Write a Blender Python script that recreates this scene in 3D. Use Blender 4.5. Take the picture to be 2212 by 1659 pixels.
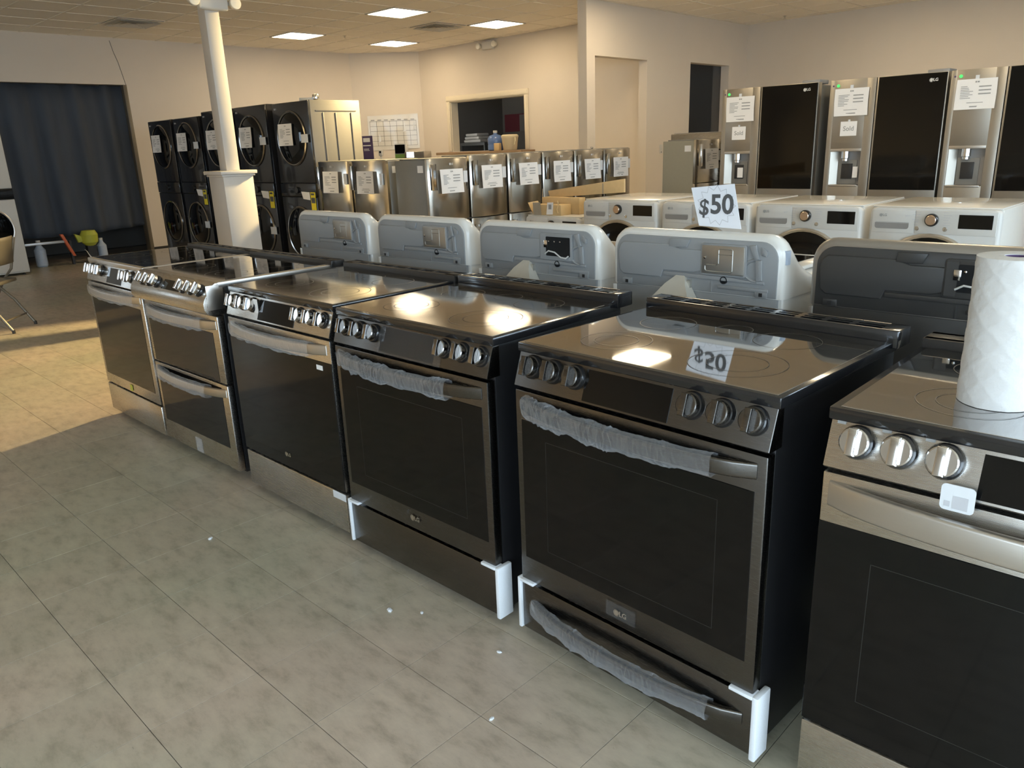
import bpy, bmesh, math, random
from mathutils import Vector, Matrix

# ------------------------------------------------------------------ scene, camera, world, lights
for o in list(bpy.data.objects): bpy.data.objects.remove(o, do_unlink=True)
SC = bpy.context.scene
COL = SC.collection
random.seed(7)
PI = math.pi

CAM = (1.40594834, -1.45509578, 1.4207894)
YAW, PITCH, ROLL, FPX = -0.776513816, -0.29879389, -0.0379524706, 1667.6093
IW, IH = 2212, 1659
_f = Vector((math.sin(YAW)*math.cos(PITCH), math.cos(YAW)*math.cos(PITCH), math.sin(PITCH)))
_r = Vector((math.cos(YAW), -math.sin(YAW), 0)); _u = _r.cross(_f)
_cr, _sr = math.cos(ROLL), math.sin(ROLL)
CR, CU, CF = _cr*_r + _sr*_u, -_sr*_r + _cr*_u, _f
cd = bpy.data.cameras.new('camera'); cam = bpy.data.objects.new('camera', cd); COL.objects.link(cam)
cd.sensor_width = 36; cd.lens = 36*FPX/IW; cd.clip_start = .05; cd.clip_end = 200
cam.matrix_world = Matrix(((CR.x, CU.x, -CF.x, CAM[0]), (CR.y, CU.y, -CF.y, CAM[1]), (CR.z, CU.z, -CF.z, CAM[2]), (0, 0, 0, 1)))
SC.camera = cam
def proj(p):
    d = Vector(p) - Vector(CAM); z = d.dot(CF)
    if z <= .05: return None
    return (IW/2 + FPX*d.dot(CR)/z, IH/2 - FPX*d.dot(CU)/z, z)

vs = SC.view_settings
vs.view_transform = 'Standard'; vs.look = 'None'; vs.gamma = 1; vs.use_curve_mapping = False
vs.exposure = 0.76

world = bpy.data.worlds.new('sky'); SC.world = world; world.use_nodes = True
bg = world.node_tree.nodes['Background']; bg.inputs[0].default_value = (.80, .90, 1, 1); bg.inputs[1].default_value = 5.6

LAMP_COL = (1, .80, .52); LAMP_POWER = 14.0
CEIL = 3.14

# ------------------------------------------------------------------ materials
MATS = {}
def mat(name, col, rough=.5, metal=0, ior=1.5, coat=0, noise=0, nscale=40, stretch=None, bump=0, bscale=200, emit=None, es=0, rvar=0, spec=None):
    m = bpy.data.materials.new(name); m.use_nodes = True; nt = m.node_tree; b = nt.nodes['Principled BSDF']
    b.inputs['Base Color'].default_value = (*col, 1); b.inputs['Roughness'].default_value = rough
    b.inputs['Metallic'].default_value = metal; b.inputs['IOR'].default_value = ior
    if spec is not None: b.inputs['Specular IOR Level'].default_value = spec
    if coat: b.inputs['Coat Weight'].default_value = coat; b.inputs['Coat Roughness'].default_value = .06
    if emit: b.inputs['Emission Color'].default_value = (*emit, 1); b.inputs['Emission Strength'].default_value = es
    if noise or rvar or bump:
        tc = nt.nodes.new('ShaderNodeTexCoord'); mp = nt.nodes.new('ShaderNodeMapping')
        nt.links.new(tc.outputs['Object'], mp.inputs[0])
        if stretch: mp.inputs['Scale'].default_value = stretch
        nz = nt.nodes.new('ShaderNodeTexNoise'); nz.inputs['Scale'].default_value = nscale; nz.inputs['Detail'].default_value = 6
        nt.links.new(mp.outputs[0], nz.inputs['Vector'])
        if noise:
            mx = nt.nodes.new('ShaderNodeMix'); mx.data_type = 'RGBA'
            mx.inputs[6].default_value = (*[c*(1-noise) for c in col], 1); mx.inputs[7].default_value = (*[min(1, c*(1+noise)) for c in col], 1)
            nt.links.new(nz.outputs['Fac'], mx.inputs[0]); nt.links.new(mx.outputs[2], b.inputs['Base Color'])
        if rvar:
            mr = nt.nodes.new('ShaderNodeMapRange'); mr.inputs['To Min'].default_value = max(0, rough-rvar); mr.inputs['To Max'].default_value = rough+rvar
            nt.links.new(nz.outputs['Fac'], mr.inputs['Value']); nt.links.new(mr.outputs[0], b.inputs['Roughness'])
        if bump:
            n2 = nt.nodes.new('ShaderNodeTexNoise'); n2.inputs['Scale'].default_value = bscale; n2.inputs['Detail'].default_value = 4
            nt.links.new(mp.outputs[0], n2.inputs['Vector'])
            bp = nt.nodes.new('ShaderNodeBump'); bp.inputs['Strength'].default_value = bump; bp.inputs['Distance'].default_value = .002
            nt.links.new(n2.outputs['Fac'], bp.inputs['Height']); nt.links.new(bp.outputs[0], b.inputs['Normal'])
    MATS[name] = m
    return m
def clearmat(name, col, alpha, rough, tint=(1, 1, 1)):
    m = bpy.data.materials.new(name); m.use_nodes = True; nt = m.node_tree
    b = nt.nodes['Principled BSDF']; out = nt.nodes['Material Output']
    b.inputs['Base Color'].default_value = (*col, 1); b.inputs['Roughness'].default_value = rough
    t = nt.nodes.new('ShaderNodeBsdfTransparent'); t.inputs[0].default_value = (*tint, 1)
    x = nt.nodes.new('ShaderNodeMixShader'); x.inputs[0].default_value = alpha
    nt.links.new(t.outputs[0], x.inputs[1]); nt.links.new(b.outputs[0], x.inputs[2]); nt.links.new(x.outputs[0], out.inputs[0])
    MATS[name] = m
    return m

mat('wall_paint', (.72, .645, .555), .7, noise=.03, nscale=3, bump=.15, bscale=160)
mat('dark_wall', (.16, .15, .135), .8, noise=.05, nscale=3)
mat('trim_cream', (.78, .70, .55), .4, noise=.03)
mat('ceiling_tile', (.92, .85, .74), .9, noise=.03, nscale=60, bump=.6, bscale=120)
mat('grid_metal', (.88, .80, .68), .5, noise=.03)
mat('column_paint', (.56, .53, .49), .5, noise=.03, nscale=5)
mat('subfloor', (.10, .09, .08), .8, noise=.1)
mat('curtain', (.050, .063, .085), .75, noise=.25, nscale=9, stretch=(1, 1, .15), bump=.2)
mat('steel', (.56, .535, .50), .27, 1, noise=.05, nscale=30, stretch=(1, 12, 60), rvar=.05)
mat('steel_v', (.55, .52, .47), .20, 1, noise=.05, nscale=30, stretch=(30, 30, .6), rvar=.05)
mat('steel_satin', (.62, .59, .55), .36, 1, noise=.04, nscale=30, stretch=(1, 12, 40))
mat('black_steel', (.135, .128, .12), .26, 1, noise=.06, nscale=30, stretch=(1, 12, 60), rvar=.05)
mat('black_glass', (.003, .003, .003), .06, ior=1.38, noise=.2, nscale=5)
mat('inner_glass', (.014, .014, .013), .30, ior=1.5, noise=.2, nscale=5)
mat('cooktop_glass', (.008, .008, .007), .035, ior=7.0, noise=.2, nscale=80)
mat('cooktop_film', (.008, .008, .007), .075, ior=6.5, noise=.2, nscale=6, rvar=.035)
mat('burner_print', (.07, .065, .055), .3, noise=.1)
mat('black_enamel', (.010, .010, .011), .38, noise=.2, nscale=20)
mat('black_gloss', (.012, .012, .013), .16, coat=.5, noise=.2)
mat('black_plastic', (.028, .027, .026), .42, noise=.2, nscale=60)
mat('black_hole', (.004, .004, .004), .9, noise=.1)
mat('chrome', (.64, .63, .62), .14, 1, noise=.03)
mat('dark_chrome', (.30, .29, .28), .16, 1, noise=.04)
mat('white_enamel', (.72, .70, .65), .22, coat=.5, noise=.02)
mat('white_plastic', (.62, .605, .57), .38, noise=.02)
mat('back_grey', (.27, .275, .275), .42, noise=.04, nscale=12)
mat('back_graphite', (.045, .043, .040), .38, noise=.06, nscale=12)
mat('graphite_enamel', (.34, .31, .27), .35, .6, coat=.3, noise=.04)
mat('hatch_metal', (.42, .40, .36), .38, .8, noise=.08, nscale=30)
mat('bracket_paint', (.52, .49, .42), .4, .2, noise=.06)
mat('galvanised', (.55, .53, .48), .4, .8, noise=.1, nscale=40)
mat('side_grey', (.21, .205, .19), .45, .2, noise=.04, nscale=20)
mat('side_olive', (.34, .32, .25), .5, .1, noise=.04)
mat('fridge_steel', (.44, .41, .36), .42, 1, noise=.05, nscale=30, stretch=(40, 12, 1))
mat('tower_grey', (.125, .122, .12), .45, .2, noise=.04)
mat('side_light', (.30, .29, .28), .45, .2, noise=.04, nscale=20)
mat('tower_black', (.014, .014, .016), .22, coat=.5, noise=.15)
mat('foam', (.74, .77, .80), .8, noise=.04, nscale=200, bump=.3, bscale=400)
mat('paper', (.84, .82, .80), .8, noise=.02)
mat('paper_skylit', (.86, .88, .93), .8, noise=.02)  # white paper with the skylight's blue tint put into its colour
mat('ink', (.10, .10, .10), .8, noise=.1)
mat('ink_grey', (.34, .34, .33), .8, noise=.1)
mat('ink_pale', (.52, .52, .54), .8, noise=.05)
mat('energy_yellow', (.80, .66, .03), .6, noise=.04)
mat('tape_white', (.70, .72, .74), .4, noise=.04)
mat('rose_metal', (.60, .46, .36), .25, 1, noise=.05)
mat('cardboard', (.62, .44, .22), .8, noise=.08, nscale=30, bump=.2)
mat('cardboard_in', (.36, .30, .22), .8, noise=.08, nscale=30)
mat('chair_metal', (.17, .15, .115), .35, .3, noise=.05)
mat('towel_paper', (.64, .63, .61), .9, noise=.03, nscale=40, bump=.8, bscale=70)
mat('purple', (.10, .07, .15), .5, noise=.1)
mat('core_purple', (.08, .04, .13), .6, noise=.1)
mat('green_print', (.20, .34, .08), .5, noise=.1)
mat('green_emissive', (.05, .6, .1), .4, emit=(.1, 1, .2), es=.5)  # green with faint emission, for the small dots on the tall fridges
mat('jug_blue', (.12, .20, .42), .12, ior=1.45, noise=.1)
mat('cooler_cream', (.80, .70, .48), .45, noise=.04)
mat('wood_sill', (.30, .20, .12), .5, noise=.2, nscale=10, stretch=(.3, 4, 4))
mat('counter_dark', (.10, .10, .095), .4, noise=.1)
mat('maroon', (.16, .03, .04), .6, noise=.1)
mat('towel_white', (.5, .48, .45), .9, noise=.05)
mat('orange_plastic', (.65, .14, .05), .5, noise=.08)
mat('lime_plastic', (.50, .52, .06), .5, noise=.1)
mat('pale_blue', (.45, .52, .62), .5, noise=.1)
mat('alu', (.62, .64, .66), .4, .6, noise=.06)
mat('glow_panel', (.9, .9, .9), .5, emit=LAMP_COL, es=LAMP_POWER, noise=0)
mat('lamp_lens', (.85, .82, .72), .2, noise=.02)
mat('lit_tablet', (.8, .8, .8), .3, emit=(1, .98, .95), es=2.2)
clearmat('film', (.62, .64, .67), .17, .04)
fn = MATS['film'].node_tree; lw = fn.nodes.new('ShaderNodeLayerWeight'); lw.inputs['Blend'].default_value = .45
mr_ = fn.nodes.new('ShaderNodeMapRange'); mr_.inputs['To Min'].default_value = .07; mr_.inputs['To Max'].default_value = .45
fn.links.new(lw.outputs['Facing'], mr_.inputs['Value']); fn.links.new(mr_.outputs[0], [n for n in fn.nodes if n.type == 'MIX_SHADER'][0].inputs[0])
clearmat('thin_film', (.4, .4, .4), .045, .08)
clearmat('window_glass', (.02, .02, .02), .10, .03, (.92, .97, 1))
mat('pavement', (.42, .40, .37), .9, noise=.1, nscale=3)

def floor_material():
    m = bpy.data.materials.new('vinyl_tile'); m.use_nodes = True; nt = m.node_tree; N = nt.nodes; L = nt.links
    b = N['Principled BSDF']; tc = N.new('ShaderNodeTexCoord'); ge = N.new('ShaderNodeNewGeometry'); oi = N.new('ShaderNodeObjectInfo')
    n1 = N.new('ShaderNodeTexNoise'); n1.inputs['Scale'].default_value = 9; n1.inputs['Detail'].default_value = 9; n1.inputs['Roughness'].default_value = .65
    n2 = N.new('ShaderNodeTexNoise'); n2.inputs['Scale'].default_value = .7; n2.inputs['Detail'].default_value = 3
    n3 = N.new('ShaderNodeTexNoise'); n3.inputs['Scale'].default_value = 26; n3.inputs['Detail'].default_value = 8; n3.inputs['Roughness'].default_value = .7
    mp = N.new('ShaderNodeMapping'); mp.inputs['Rotation'].default_value = (0, 0, .35); mp.inputs['Scale'].default_value = (1, 2.1, 1)
    L.new(ge.outputs['Position'], mp.inputs[0]); L.new(mp.outputs[0], n1.inputs['Vector']); L.new(mp.outputs[0], n3.inputs['Vector'])
    L.new(ge.outputs['Position'], n2.inputs['Vector'])
    r1 = N.new('ShaderNodeValToRGB'); e = r1.color_ramp.elements
    e[0].position = .32; e[0].color = (.355, .315, .25, 1); e[1].position = .72; e[1].color = (.56, .505, .41, 1)
    x = e.new(.5) if hasattr(e, 'new') else None; x.color = (.48, .43, .35, 1)
    L.new(n1.outputs['Fac'], r1.inputs[0])
    r2 = N.new('ShaderNodeValToRGB'); q = r2.color_ramp.elements                      # broad green-grey against pink-grey areas
    q[0].position = .40; q[0].color = (.88, .93, .86, 1); q[1].position = .60; q[1].color = (1.08, 1.0, .97, 1)
    L.new(n2.outputs['Fac'], r2.inputs[0])
    mx = N.new('ShaderNodeMix'); mx.data_type = 'RGBA'; mx.blend_type = 'MULTIPLY'; mx.inputs[0].default_value = 1
    L.new(r1.outputs[0], mx.inputs[6]); L.new(r2.outputs[0], mx.inputs[7])
    r3 = N.new('ShaderNodeValToRGB'); s = r3.color_ramp.elements                      # scuffs
    s[0].position = .27; s[0].color = (.35, .33, .30, 1); s[1].position = .36; s[1].color = (1, 1, 1, 1)
    L.new(n3.outputs['Fac'], r3.inputs[0])
    m2 = N.new('ShaderNodeMix'); m2.data_type = 'RGBA'; m2.blend_type = 'MULTIPLY'; m2.inputs[0].default_value = .8
    L.new(mx.outputs[2], m2.inputs[6]); L.new(r3.outputs[0], m2.inputs[7])
    hs = N.new('ShaderNodeHueSaturation'); mr = N.new('ShaderNodeMapRange'); mr.inputs['To Min'].default_value = .955; mr.inputs['To Max'].default_value = 1.045
    L.new(oi.outputs['Random'], mr.inputs['Value']); L.new(mr.outputs[0], hs.inputs['Value']); L.new(m2.outputs[2], hs.inputs['Color'])
    L.new(hs.outputs[0], b.inputs['Base Color'])
    rr_ = N.new('ShaderNodeMapRange'); rr_.inputs['To Min'].default_value = .26; rr_.inputs['To Max'].default_value = .44
    L.new(n2.outputs['Fac'], rr_.inputs['Value']); L.new(rr_.outputs[0], b.inputs['Roughness'])
    bp = N.new('ShaderNodeBump'); bp.inputs['Strength'].default_value = .25; bp.inputs['Distance'].default_value = .002
    L.new(n1.outputs['Fac'], bp.inputs['Height']); L.new(bp.outputs[0], b.inputs['Normal'])
    MATS['vinyl_tile'] = m
floor_material()

# ------------------------------------------------------------------ mesh helpers
def rr(x0, x1, z0, z1, r, n=5, corners=(1, 1, 1, 1)):
    """rounded rectangle outline, counter-clockwise from lower left; corners = bl, br, tr, tl"""
    pts = []
    for (cx, cz, a, k) in ((x0, z0, PI, 0), (x1, z0, 1.5*PI, 1), (x1, z1, 0, 2), (x0, z1, .5*PI, 3)):
        rad = r*corners[k]
        ox = cx + (rad if k in (0, 3) else -rad); oz = cz + (rad if k in (0, 1) else -rad)
        for i in range(n+1):
            t = a + .5*PI*i/n; pts.append((ox + rad*math.cos(t), oz + rad*math.sin(t)))
    return pts
class B:
    def __init__(s): s.bm = bmesh.new()
    def _bev(s, verts, bev, seg=2):
        if bev:
            ed = list({e for v in verts for e in v.link_edges})
            bmesh.ops.bevel(s.bm, geom=ed, offset=bev, segments=seg, profile=.5, affect='EDGES', clamp_overlap=True)
    def box(s, x0, x1, y0, y1, z0, z1, bev=0, seg=2):
        v = [s.bm.verts.new(p) for p in ((x0,y0,z0),(x1,y0,z0),(x1,y1,z0),(x0,y1,z0),(x0,y0,z1),(x1,y0,z1),(x1,y1,z1),(x0,y1,z1))]
        for f in ((3,2,1,0),(4,5,6,7),(0,1,5,4),(1,2,6,5),(2,3,7,6),(3,0,4,7)): s.bm.faces.new([v[i] for i in f])
        s._bev(v, bev, seg); return s
    def prism(s, pts, axis, a, b, bev=0, seg=2):
        P = {'x': lambda p, t: (t, p[0], p[1]), 'y': lambda p, t: (p[0], t, p[1]), 'z': lambda p, t: (p[0], p[1], t)}[axis]
        A = [s.bm.verts.new(P(p, a)) for p in pts]; Bv = [s.bm.verts.new(P(p, b)) for p in pts]; n = len(pts)
        fs = [s.bm.faces.new(A), s.bm.faces.new(Bv[::-1])]
        for i in range(n): fs.append(s.bm.faces.new((A[i], Bv[i], Bv[(i+1) % n], A[(i+1) % n])))
        bmesh.ops.recalc_face_normals(s.bm, faces=fs)
        if bev:
            ed = [e for f in fs[:2] for e in f.edges]
            bmesh.ops.bevel(s.bm, geom=ed, offset=bev, segments=seg, profile=.5, affect='EDGES', clamp_overlap=True)
        return s
    def loft(s, rings, cap=True, closed=True):
        V = [[s.bm.verts.new(p) for p in r] for r in rings]; n = len(V[0]); fs = []
        for a, b in zip(V, V[1:]):
            for i in range(n if closed else n-1): fs.append(s.bm.faces.new((a[i], a[(i+1) % n], b[(i+1) % n], b[i])))
        if cap and closed: fs += [s.bm.faces.new(V[0][::-1]), s.bm.faces.new(V[-1])]
        bmesh.ops.recalc_face_normals(s.bm, faces=fs); return s
    def lathe(s, prof, c=(0, 0, 0), axis='z', n=28, mtx=None):
        """prof: list of (radius, height)"""
        rings = []
        for r, h in prof:
            ring = []
            for i in range(n):
                t = 2*PI*i/n; p = Vector((r*math.cos(t), r*math.sin(t), h))
                if axis == 'y': p = Vector((p.x, p.z, p.y))
                elif axis == 'x': p = Vector((p.z, p.x, p.y))
                if mtx: p = mtx @ p
                ring.append(p + Vector(c))
            rings.append(ring)
        return s.loft(rings)
    def tube(s, path, r, n=8, cap=True):
        rings = []; path = [Vector(p) for p in path]
        for i, p in enumerate(path):
            d = (path[min(i+1, len(path)-1)] - path[max(i-1, 0)]).normalized()
            u = d.cross(Vector((0, 0, 1)) if abs(d.z) < .9 else Vector((1, 0, 0))).normalized(); w = d.cross(u)
            rad = r[i] if isinstance(r, (list, tuple)) else r
            rings.append([p + rad*(math.cos(2*PI*k/n)*u + math.sin(2*PI*k/n)*w) for k in range(n)])
        return s.loft(rings, cap)
    def sweep(s, path, sec):
        """sec: outline (offset along local normal, offset along z); path lies in a horizontal plane"""
        rings = []; path = [Vector(p) for p in path]
        for i, p in enumerate(path):
            d = (path[min(i+1, len(path)-1)] - path[max(i-1, 0)]).normalized(); nrm = Vector((d.y, -d.x, 0)).normalized()
            rings.append([p + a*nrm + Vector((0, 0, b)) for a, b in sec])
        return s.loft(rings)
    def quad(s, *p):
        s.bm.faces.new([s.bm.verts.new(q) for q in p]); return s
    def mesh(s, name, m, smooth=True, ang=28):
        me = bpy.data.meshes.new(name); s.bm.to_mesh(me); s.bm.free()
        me.materials.append(MATS[m])
        if smooth and len(me.polygons):
            me.polygons.foreach_set('use_smooth', [True]*len(me.polygons)); me.set_sharp_from_angle(angle=math.radians(ang))
        return me
    def obj(s, name, m, parent=None, smooth=True, ang=28):
        return link(name, s.mesh(name, m, smooth, ang), parent)
def link(name, data, parent=None, loc=None, rot=None, scale=None):
    o = bpy.data.objects.new(name, data); COL.objects.link(o)
    if parent is not None: o.parent = parent
    if loc is not None: o.location = loc
    if rot is not None: o.rotation_euler = rot
    if scale is not None: o.scale = scale
    return o
def thing(name, label, cat, loc=(0, 0, 0), rz=0, group=None):
    o = link(name, None, None, loc, (0, 0, rz)); o.empty_display_size = .1
    return tag(o, label, cat, group)
def tag(o, label, cat, group=None):
    o['label'] = label; o['category'] = cat
    if group: o['group'] = group
    return o
def struct(o, label=None):
    o['kind'] = 'structure'
    if label: o['label'] = label
    return o
TXT = {}
def text_mesh(body, m, thick=.0, shear=0):
    key = (body, m)
    if key not in TXT:
        cu = bpy.data.curves.new('t', 'FONT'); cu.body = body; cu.align_x = 'CENTER'; cu.align_y = 'CENTER'; cu.extrude = .004; cu.offset = thick; cu.shear = shear
        cu.resolution_u = 4
        ob = bpy.data.objects.new('t', cu); COL.objects.link(ob)
        me = bpy.data.meshes.new_from_object(ob.evaluated_get(bpy.context.evaluated_depsgraph_get()))
        bpy.data.objects.remove(ob, do_unlink=True); me.name = 'lettering'; me.materials.clear(); me.materials.append(MATS[m])
        me.transform(Matrix.Rotation(PI/2, 4, 'X'))            # faces -Y
        TXT[key] = me
    return TXT[key]
def text(body, m, size, parent, loc, rz=0, name='lettering', thick=0, tilt=0, roll=0):
    return link(name, text_mesh(body, m, thick), parent, loc, (tilt, roll, rz), (size, size, size))
LOGO = {}
def logo(m, size, parent, loc, rz=0, tilt=0):
    """round mark and two letters, facing -Y; size = height of the mark"""
    if m not in LOGO:
        bm = bmesh.new(); bm.from_mesh(text_mesh('LG', m, .03))
        bmesh.ops.translate(bm, verts=bm.verts, vec=(.42, 0, 0))
        b = B(); b.bm.free(); b.bm = bm
        n = 24
        for (ra, rb, a0, a1) in ((.40, .48, .0, 1.72*PI), ):    # open ring
            for i in range(n):
                t0 = a0 + (a1-a0)*i/n; t1 = a0 + (a1-a0)*(i+1)/n
                b.quad(*[(-.62 + r*math.cos(t), -.004, r*math.sin(t)) for r, t in ((ra, t0), (rb, t0), (rb, t1), (ra, t1))])
        for i in range(12):                                       # pale filled face of the mark
            t0, t1 = 2*PI*i/12, 2*PI*(i+1)/12
            b.bm.faces.new([b.bm.verts.new(q) for q in ((-.62, -.002, 0), (-.62+.37*math.cos(t0), -.002, .37*math.sin(t0)), (-.62+.37*math.cos(t1), -.002, .37*math.sin(t1)))])
        LOGO[m] = b.mesh('logo', m, False)
    return link('logo', LOGO[m], parent, loc, (tilt, 0, rz), (size, size, size))
SHEET = {}
def notice(parent, loc, rz=0, w=.27, h=.21, seed=0, tilt=0, curl=.008):
    """printed price sheet taped on a front that faces -Y (rz turns it); loc = centre"""
    k = (w, h, seed)
    if k not in SHEET:
        rnd = random.Random(seed); n = 8; b = B()
        rows = []
        for j in range(3):
            z = -h/2 + h*j/2
            rows.append([(-w/2 + w*i/n + .012*(j-1)*(rnd.random()-.5), -.001 - curl*(abs(i/n-.5)*2)**3*(1.3-j*.4) - (.004*rnd.random() if j == 0 else 0), z) for i in range(n+1)])
        b.loft(rows, cap=False, closed=False)
        sheet = b.mesh('price_sheet', 'paper')
        p = B()
        def bar(x0, x1, z, t=.0022): p.quad((x0*w, -.0035-curl*(abs(x0)*2)**3, z*h-t), (x1*w, -.0035-curl*(abs(x1)*2)**3, z*h-t), (x1*w, -.0035-curl*(abs(x1)*2)**3, z*h+t), (x0*w, -.0035-curl*(abs(x0)*2)**3, z*h+t))
        for i in range(8): bar(-.38, -.38 + .14 + .22*rnd.random(), .26 - i*.055)
        for i in range(3): bar(.06, .36, .24 - i*.12, .0042)
        bar(-.2, .2, -.28); bar(-.24, .24, -.335) if rnd.random() > .5 else None; bar(-.12, .16, -.41, .004)
        bar(-.04, -.005, .40, .006); bar(.01, .06, .40, .005)
        SHEET[k] = (sheet, p.mesh('print', 'ink_grey', False))
    s = link('price_sheet', SHEET[k][0], parent, loc, (tilt, 0, rz))
    link('print', SHEET[k][1], s)
    return s

# ------------------------------------------------------------------ the setting
XL, YB, XP, YR, XR, YF = -11.25, 8.46, -5.2, 11.0, 5.2, -4.5
fl = struct(B().box(XL-1.8, XR+.2, YF-.2, 13.2, -.12, -.0026).obj('floor', 'subfloor'))
T = .3048
tile_me = B().box(-T/2+.0009, T/2-.0009, -T/2+.0009, T/2-.0009, -.0026, 0, .0004, 1).mesh('tile', 'vinyl_tile', False)
cand = []; rest = []
i0, i1 = int((XL-1.6+.46)/T), int((XR+.46)/T); j0, j1 = int((YF+.645)/T), int((13.1+.645)/T)
for i in range(i0, i1):
    for j in range(j0, j1):
        c = (-.46 + (i+.5)*T, -.645 + (j+.5)*T, 0); q = proj(c)
        vis = q and -140 < q[0] < IW+140 and 300 < q[1] < IH+200 and (c[1] < .3 or c[0] < -3.2) and not (c[0] > -3.3 and c[1] > .15)
        (cand if vis else rest).append((q[2] if q else 99, c))
cand.sort(key=lambda t: t[0])
for d, c in cand[:300]: link('tile', tile_me, fl, c)
b = B(); g = T/2-.0009
for d, c in cand[300:] + rest:
    b.quad((c[0]-g, c[1]-g, 0), (c[0]+g, c[1]-g, 0), (c[0]+g, c[1]+g, 0), (c[0]-g, c[1]+g, 0))
o = b.obj('tile_field', 'vinyl_tile', fl, False); o['kind'] = 'stuff'

# ceiling: slab, grid of tees, tiles, lights and vents
ce = struct(B().box(XL-1.8, XR+.2, YF-.2, 13.2, CEIL+.02, CEIL+.12).obj('ceiling', 'ceiling_tile'))
G = .61; GX, GY = -6.985, 5.225
lights = {(-7.29, 5.53), (-9.73, 5.53), (-7.29, 7.36), (-9.73, 7.36), (-4.24, 6.75)}
OFF_FRAME = [(-2.41, 3.70), (.03, 3.70), (.03, 9.19), (-2.41, 9.19)]  # lit panels out of view; the rear pair is added to brighten the rear wall
lights |= set(OFF_FRAME)
ctile = B().box(-G/2+.012, G/2-.012, -G/2+.012, G/2-.012, CEIL, CEIL+.02, .004, 1).mesh('ceiling_panel', 'ceiling_tile', False)
def near(c, S, r=.2): return any(abs(c[0]-a)+abs(c[1]-b_) < r for a, b_ in S)
vents = {(-9.425, 3.09), (-7.9, 6.75)}
vents = {(GX + (round((a-GX)/G-.5)+.5)*G, GY + (round((c-GY)/G-.5)+.5)*G) for a, c in vents}
cc = []; cr = []
for i in range(-10, 21):
    for j in range(-17, 14):
        c = (GX + (i+.5)*G, GY + (j+.5)*G)
        if not (XL-1.2 < c[0] < XR and YF < c[1] < 13) or near(c, lights) or near(c, vents): continue
        q = proj((*c, CEIL))
        (cc if q and -80 < q[0] < IW+80 and -60 < q[1] < 300 else cr).append((q[2] if q else 99, c))
cc.sort()
for d, c in cc[:300]: link('ceiling_panel', ctile, ce, (*c, 0))
b = B(); g = G/2-.012
for d, c in cc[300:] + cr: b.box(c[0]-g, c[0]+g, c[1]-g, c[1]+g, CEIL, CEIL+.02)
o = b.obj('panel_field', 'ceiling_tile', ce, False); o['kind'] = 'stuff'
b = B()
for i in range(-8, 21): b.box(GX+i*G-.0125, GX+i*G+.0125, YF, 13, CEIL-.004, CEIL+.021)
for j in range(-16, 14): b.box(XL-1.4, XR, GY+j*G-.0125, GY+j*G+.0125, CEIL-.0041, CEIL+.021)
b.obj('grid_tees', 'grid_metal', ce, False)
LL = {(-7.29, 5.53): 'square ceiling light nearest the white partition wall, left pair front', (-9.73, 5.53): 'square ceiling light furthest left, above the stacked black dryers',
      (-7.29, 7.36): 'square ceiling light to the left of the white emergency lamp by the partition', (-9.73, 7.36): 'square ceiling light in the far corner above the calendar board',
      (-4.24, 6.75): 'square ceiling light on the near side of the partition wall'}
LL[(-7.29, 5.53)] = 'largest and highest lit square ceiling light left of the partition'
for k, c in enumerate(OFF_FRAME): LL[c] = ('square ceiling light above the front-load washers, left one', 'square ceiling light above the front-load washers, right one', 'unseen ceiling light added to brighten the wall behind the tall fridges, right one', 'unseen ceiling light added to brighten the wall behind the tall fridges, left one')[k]
for (x, y), lb in LL.items():
    t = thing('ceiling_light', lb, 'ceiling light', (x, y, CEIL-.012), group='lit ceiling panels')
    b = B(); r = .305
    for s in (-1, 1): b.box(s*r-.012*(s+1), s*r+.012*(1-s), -r, r, 0, .03); b.box(-r, r, s*r-.012*(s+1), s*r+.012*(1-s), 0, .03)
    b.obj('frame', 'white_plastic', t)
    B().box(-.285, .285, -.285, .285, .004, .012).obj('diffuser', 'glow_panel', t)
for k, (x, y) in enumerate(sorted(vents)):
    t = thing('ceiling_vent', ('square ceiling air vent left of the white column', 'square ceiling air vent between the lit ceiling panels')[k], 'vent', (x, y, CEIL-.014))
    B().prism([(-.30, -.30), (.30, -.30), (.30, .30), (-.30, .30)], 'z', .0, .004).obj('face_plate', 'grid_metal', t)
    for q, r in enumerate((.265, .195, .125, .06)):
        b = B(); w = .04
        for s in (0, 1, 2, 3):
            p = [(-r, -r, -.018), (r, -r, -.018), (r-w, -r+w, -.001), (-r+w, -r+w, -.001)]
            m = Matrix.Rotation(s*PI/2, 4, 'Z'); b.quad(*[m @ Vector(v) for v in p])
        b.obj('louver', 'white_plastic', t, False)
    B().box(-.29, .29, -.29, .29, .004, .02).obj('duct', 'subfloor', t)
for k, (x, y) in enumerate(((-9.4, 6.15), (-4.4, 10.6))):
    t = thing('sprinkler', ('small sprinkler head near the far corner of the ceiling', 'small sprinkler head above the tall fridges wall corner')[k], 'sprinkler', (x, y, CEIL))
    B().lathe([(.03, -.004), (.03, 0), (.012, -.001), (.012, -.03), (.004, -.03)], n=12).obj('stem', 'chrome', t)
    B().lathe([(.002, -.045), (.022, -.045), (.022, -.041), (.002, -.041)], n=12).obj('deflector', 'chrome', t)

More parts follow.
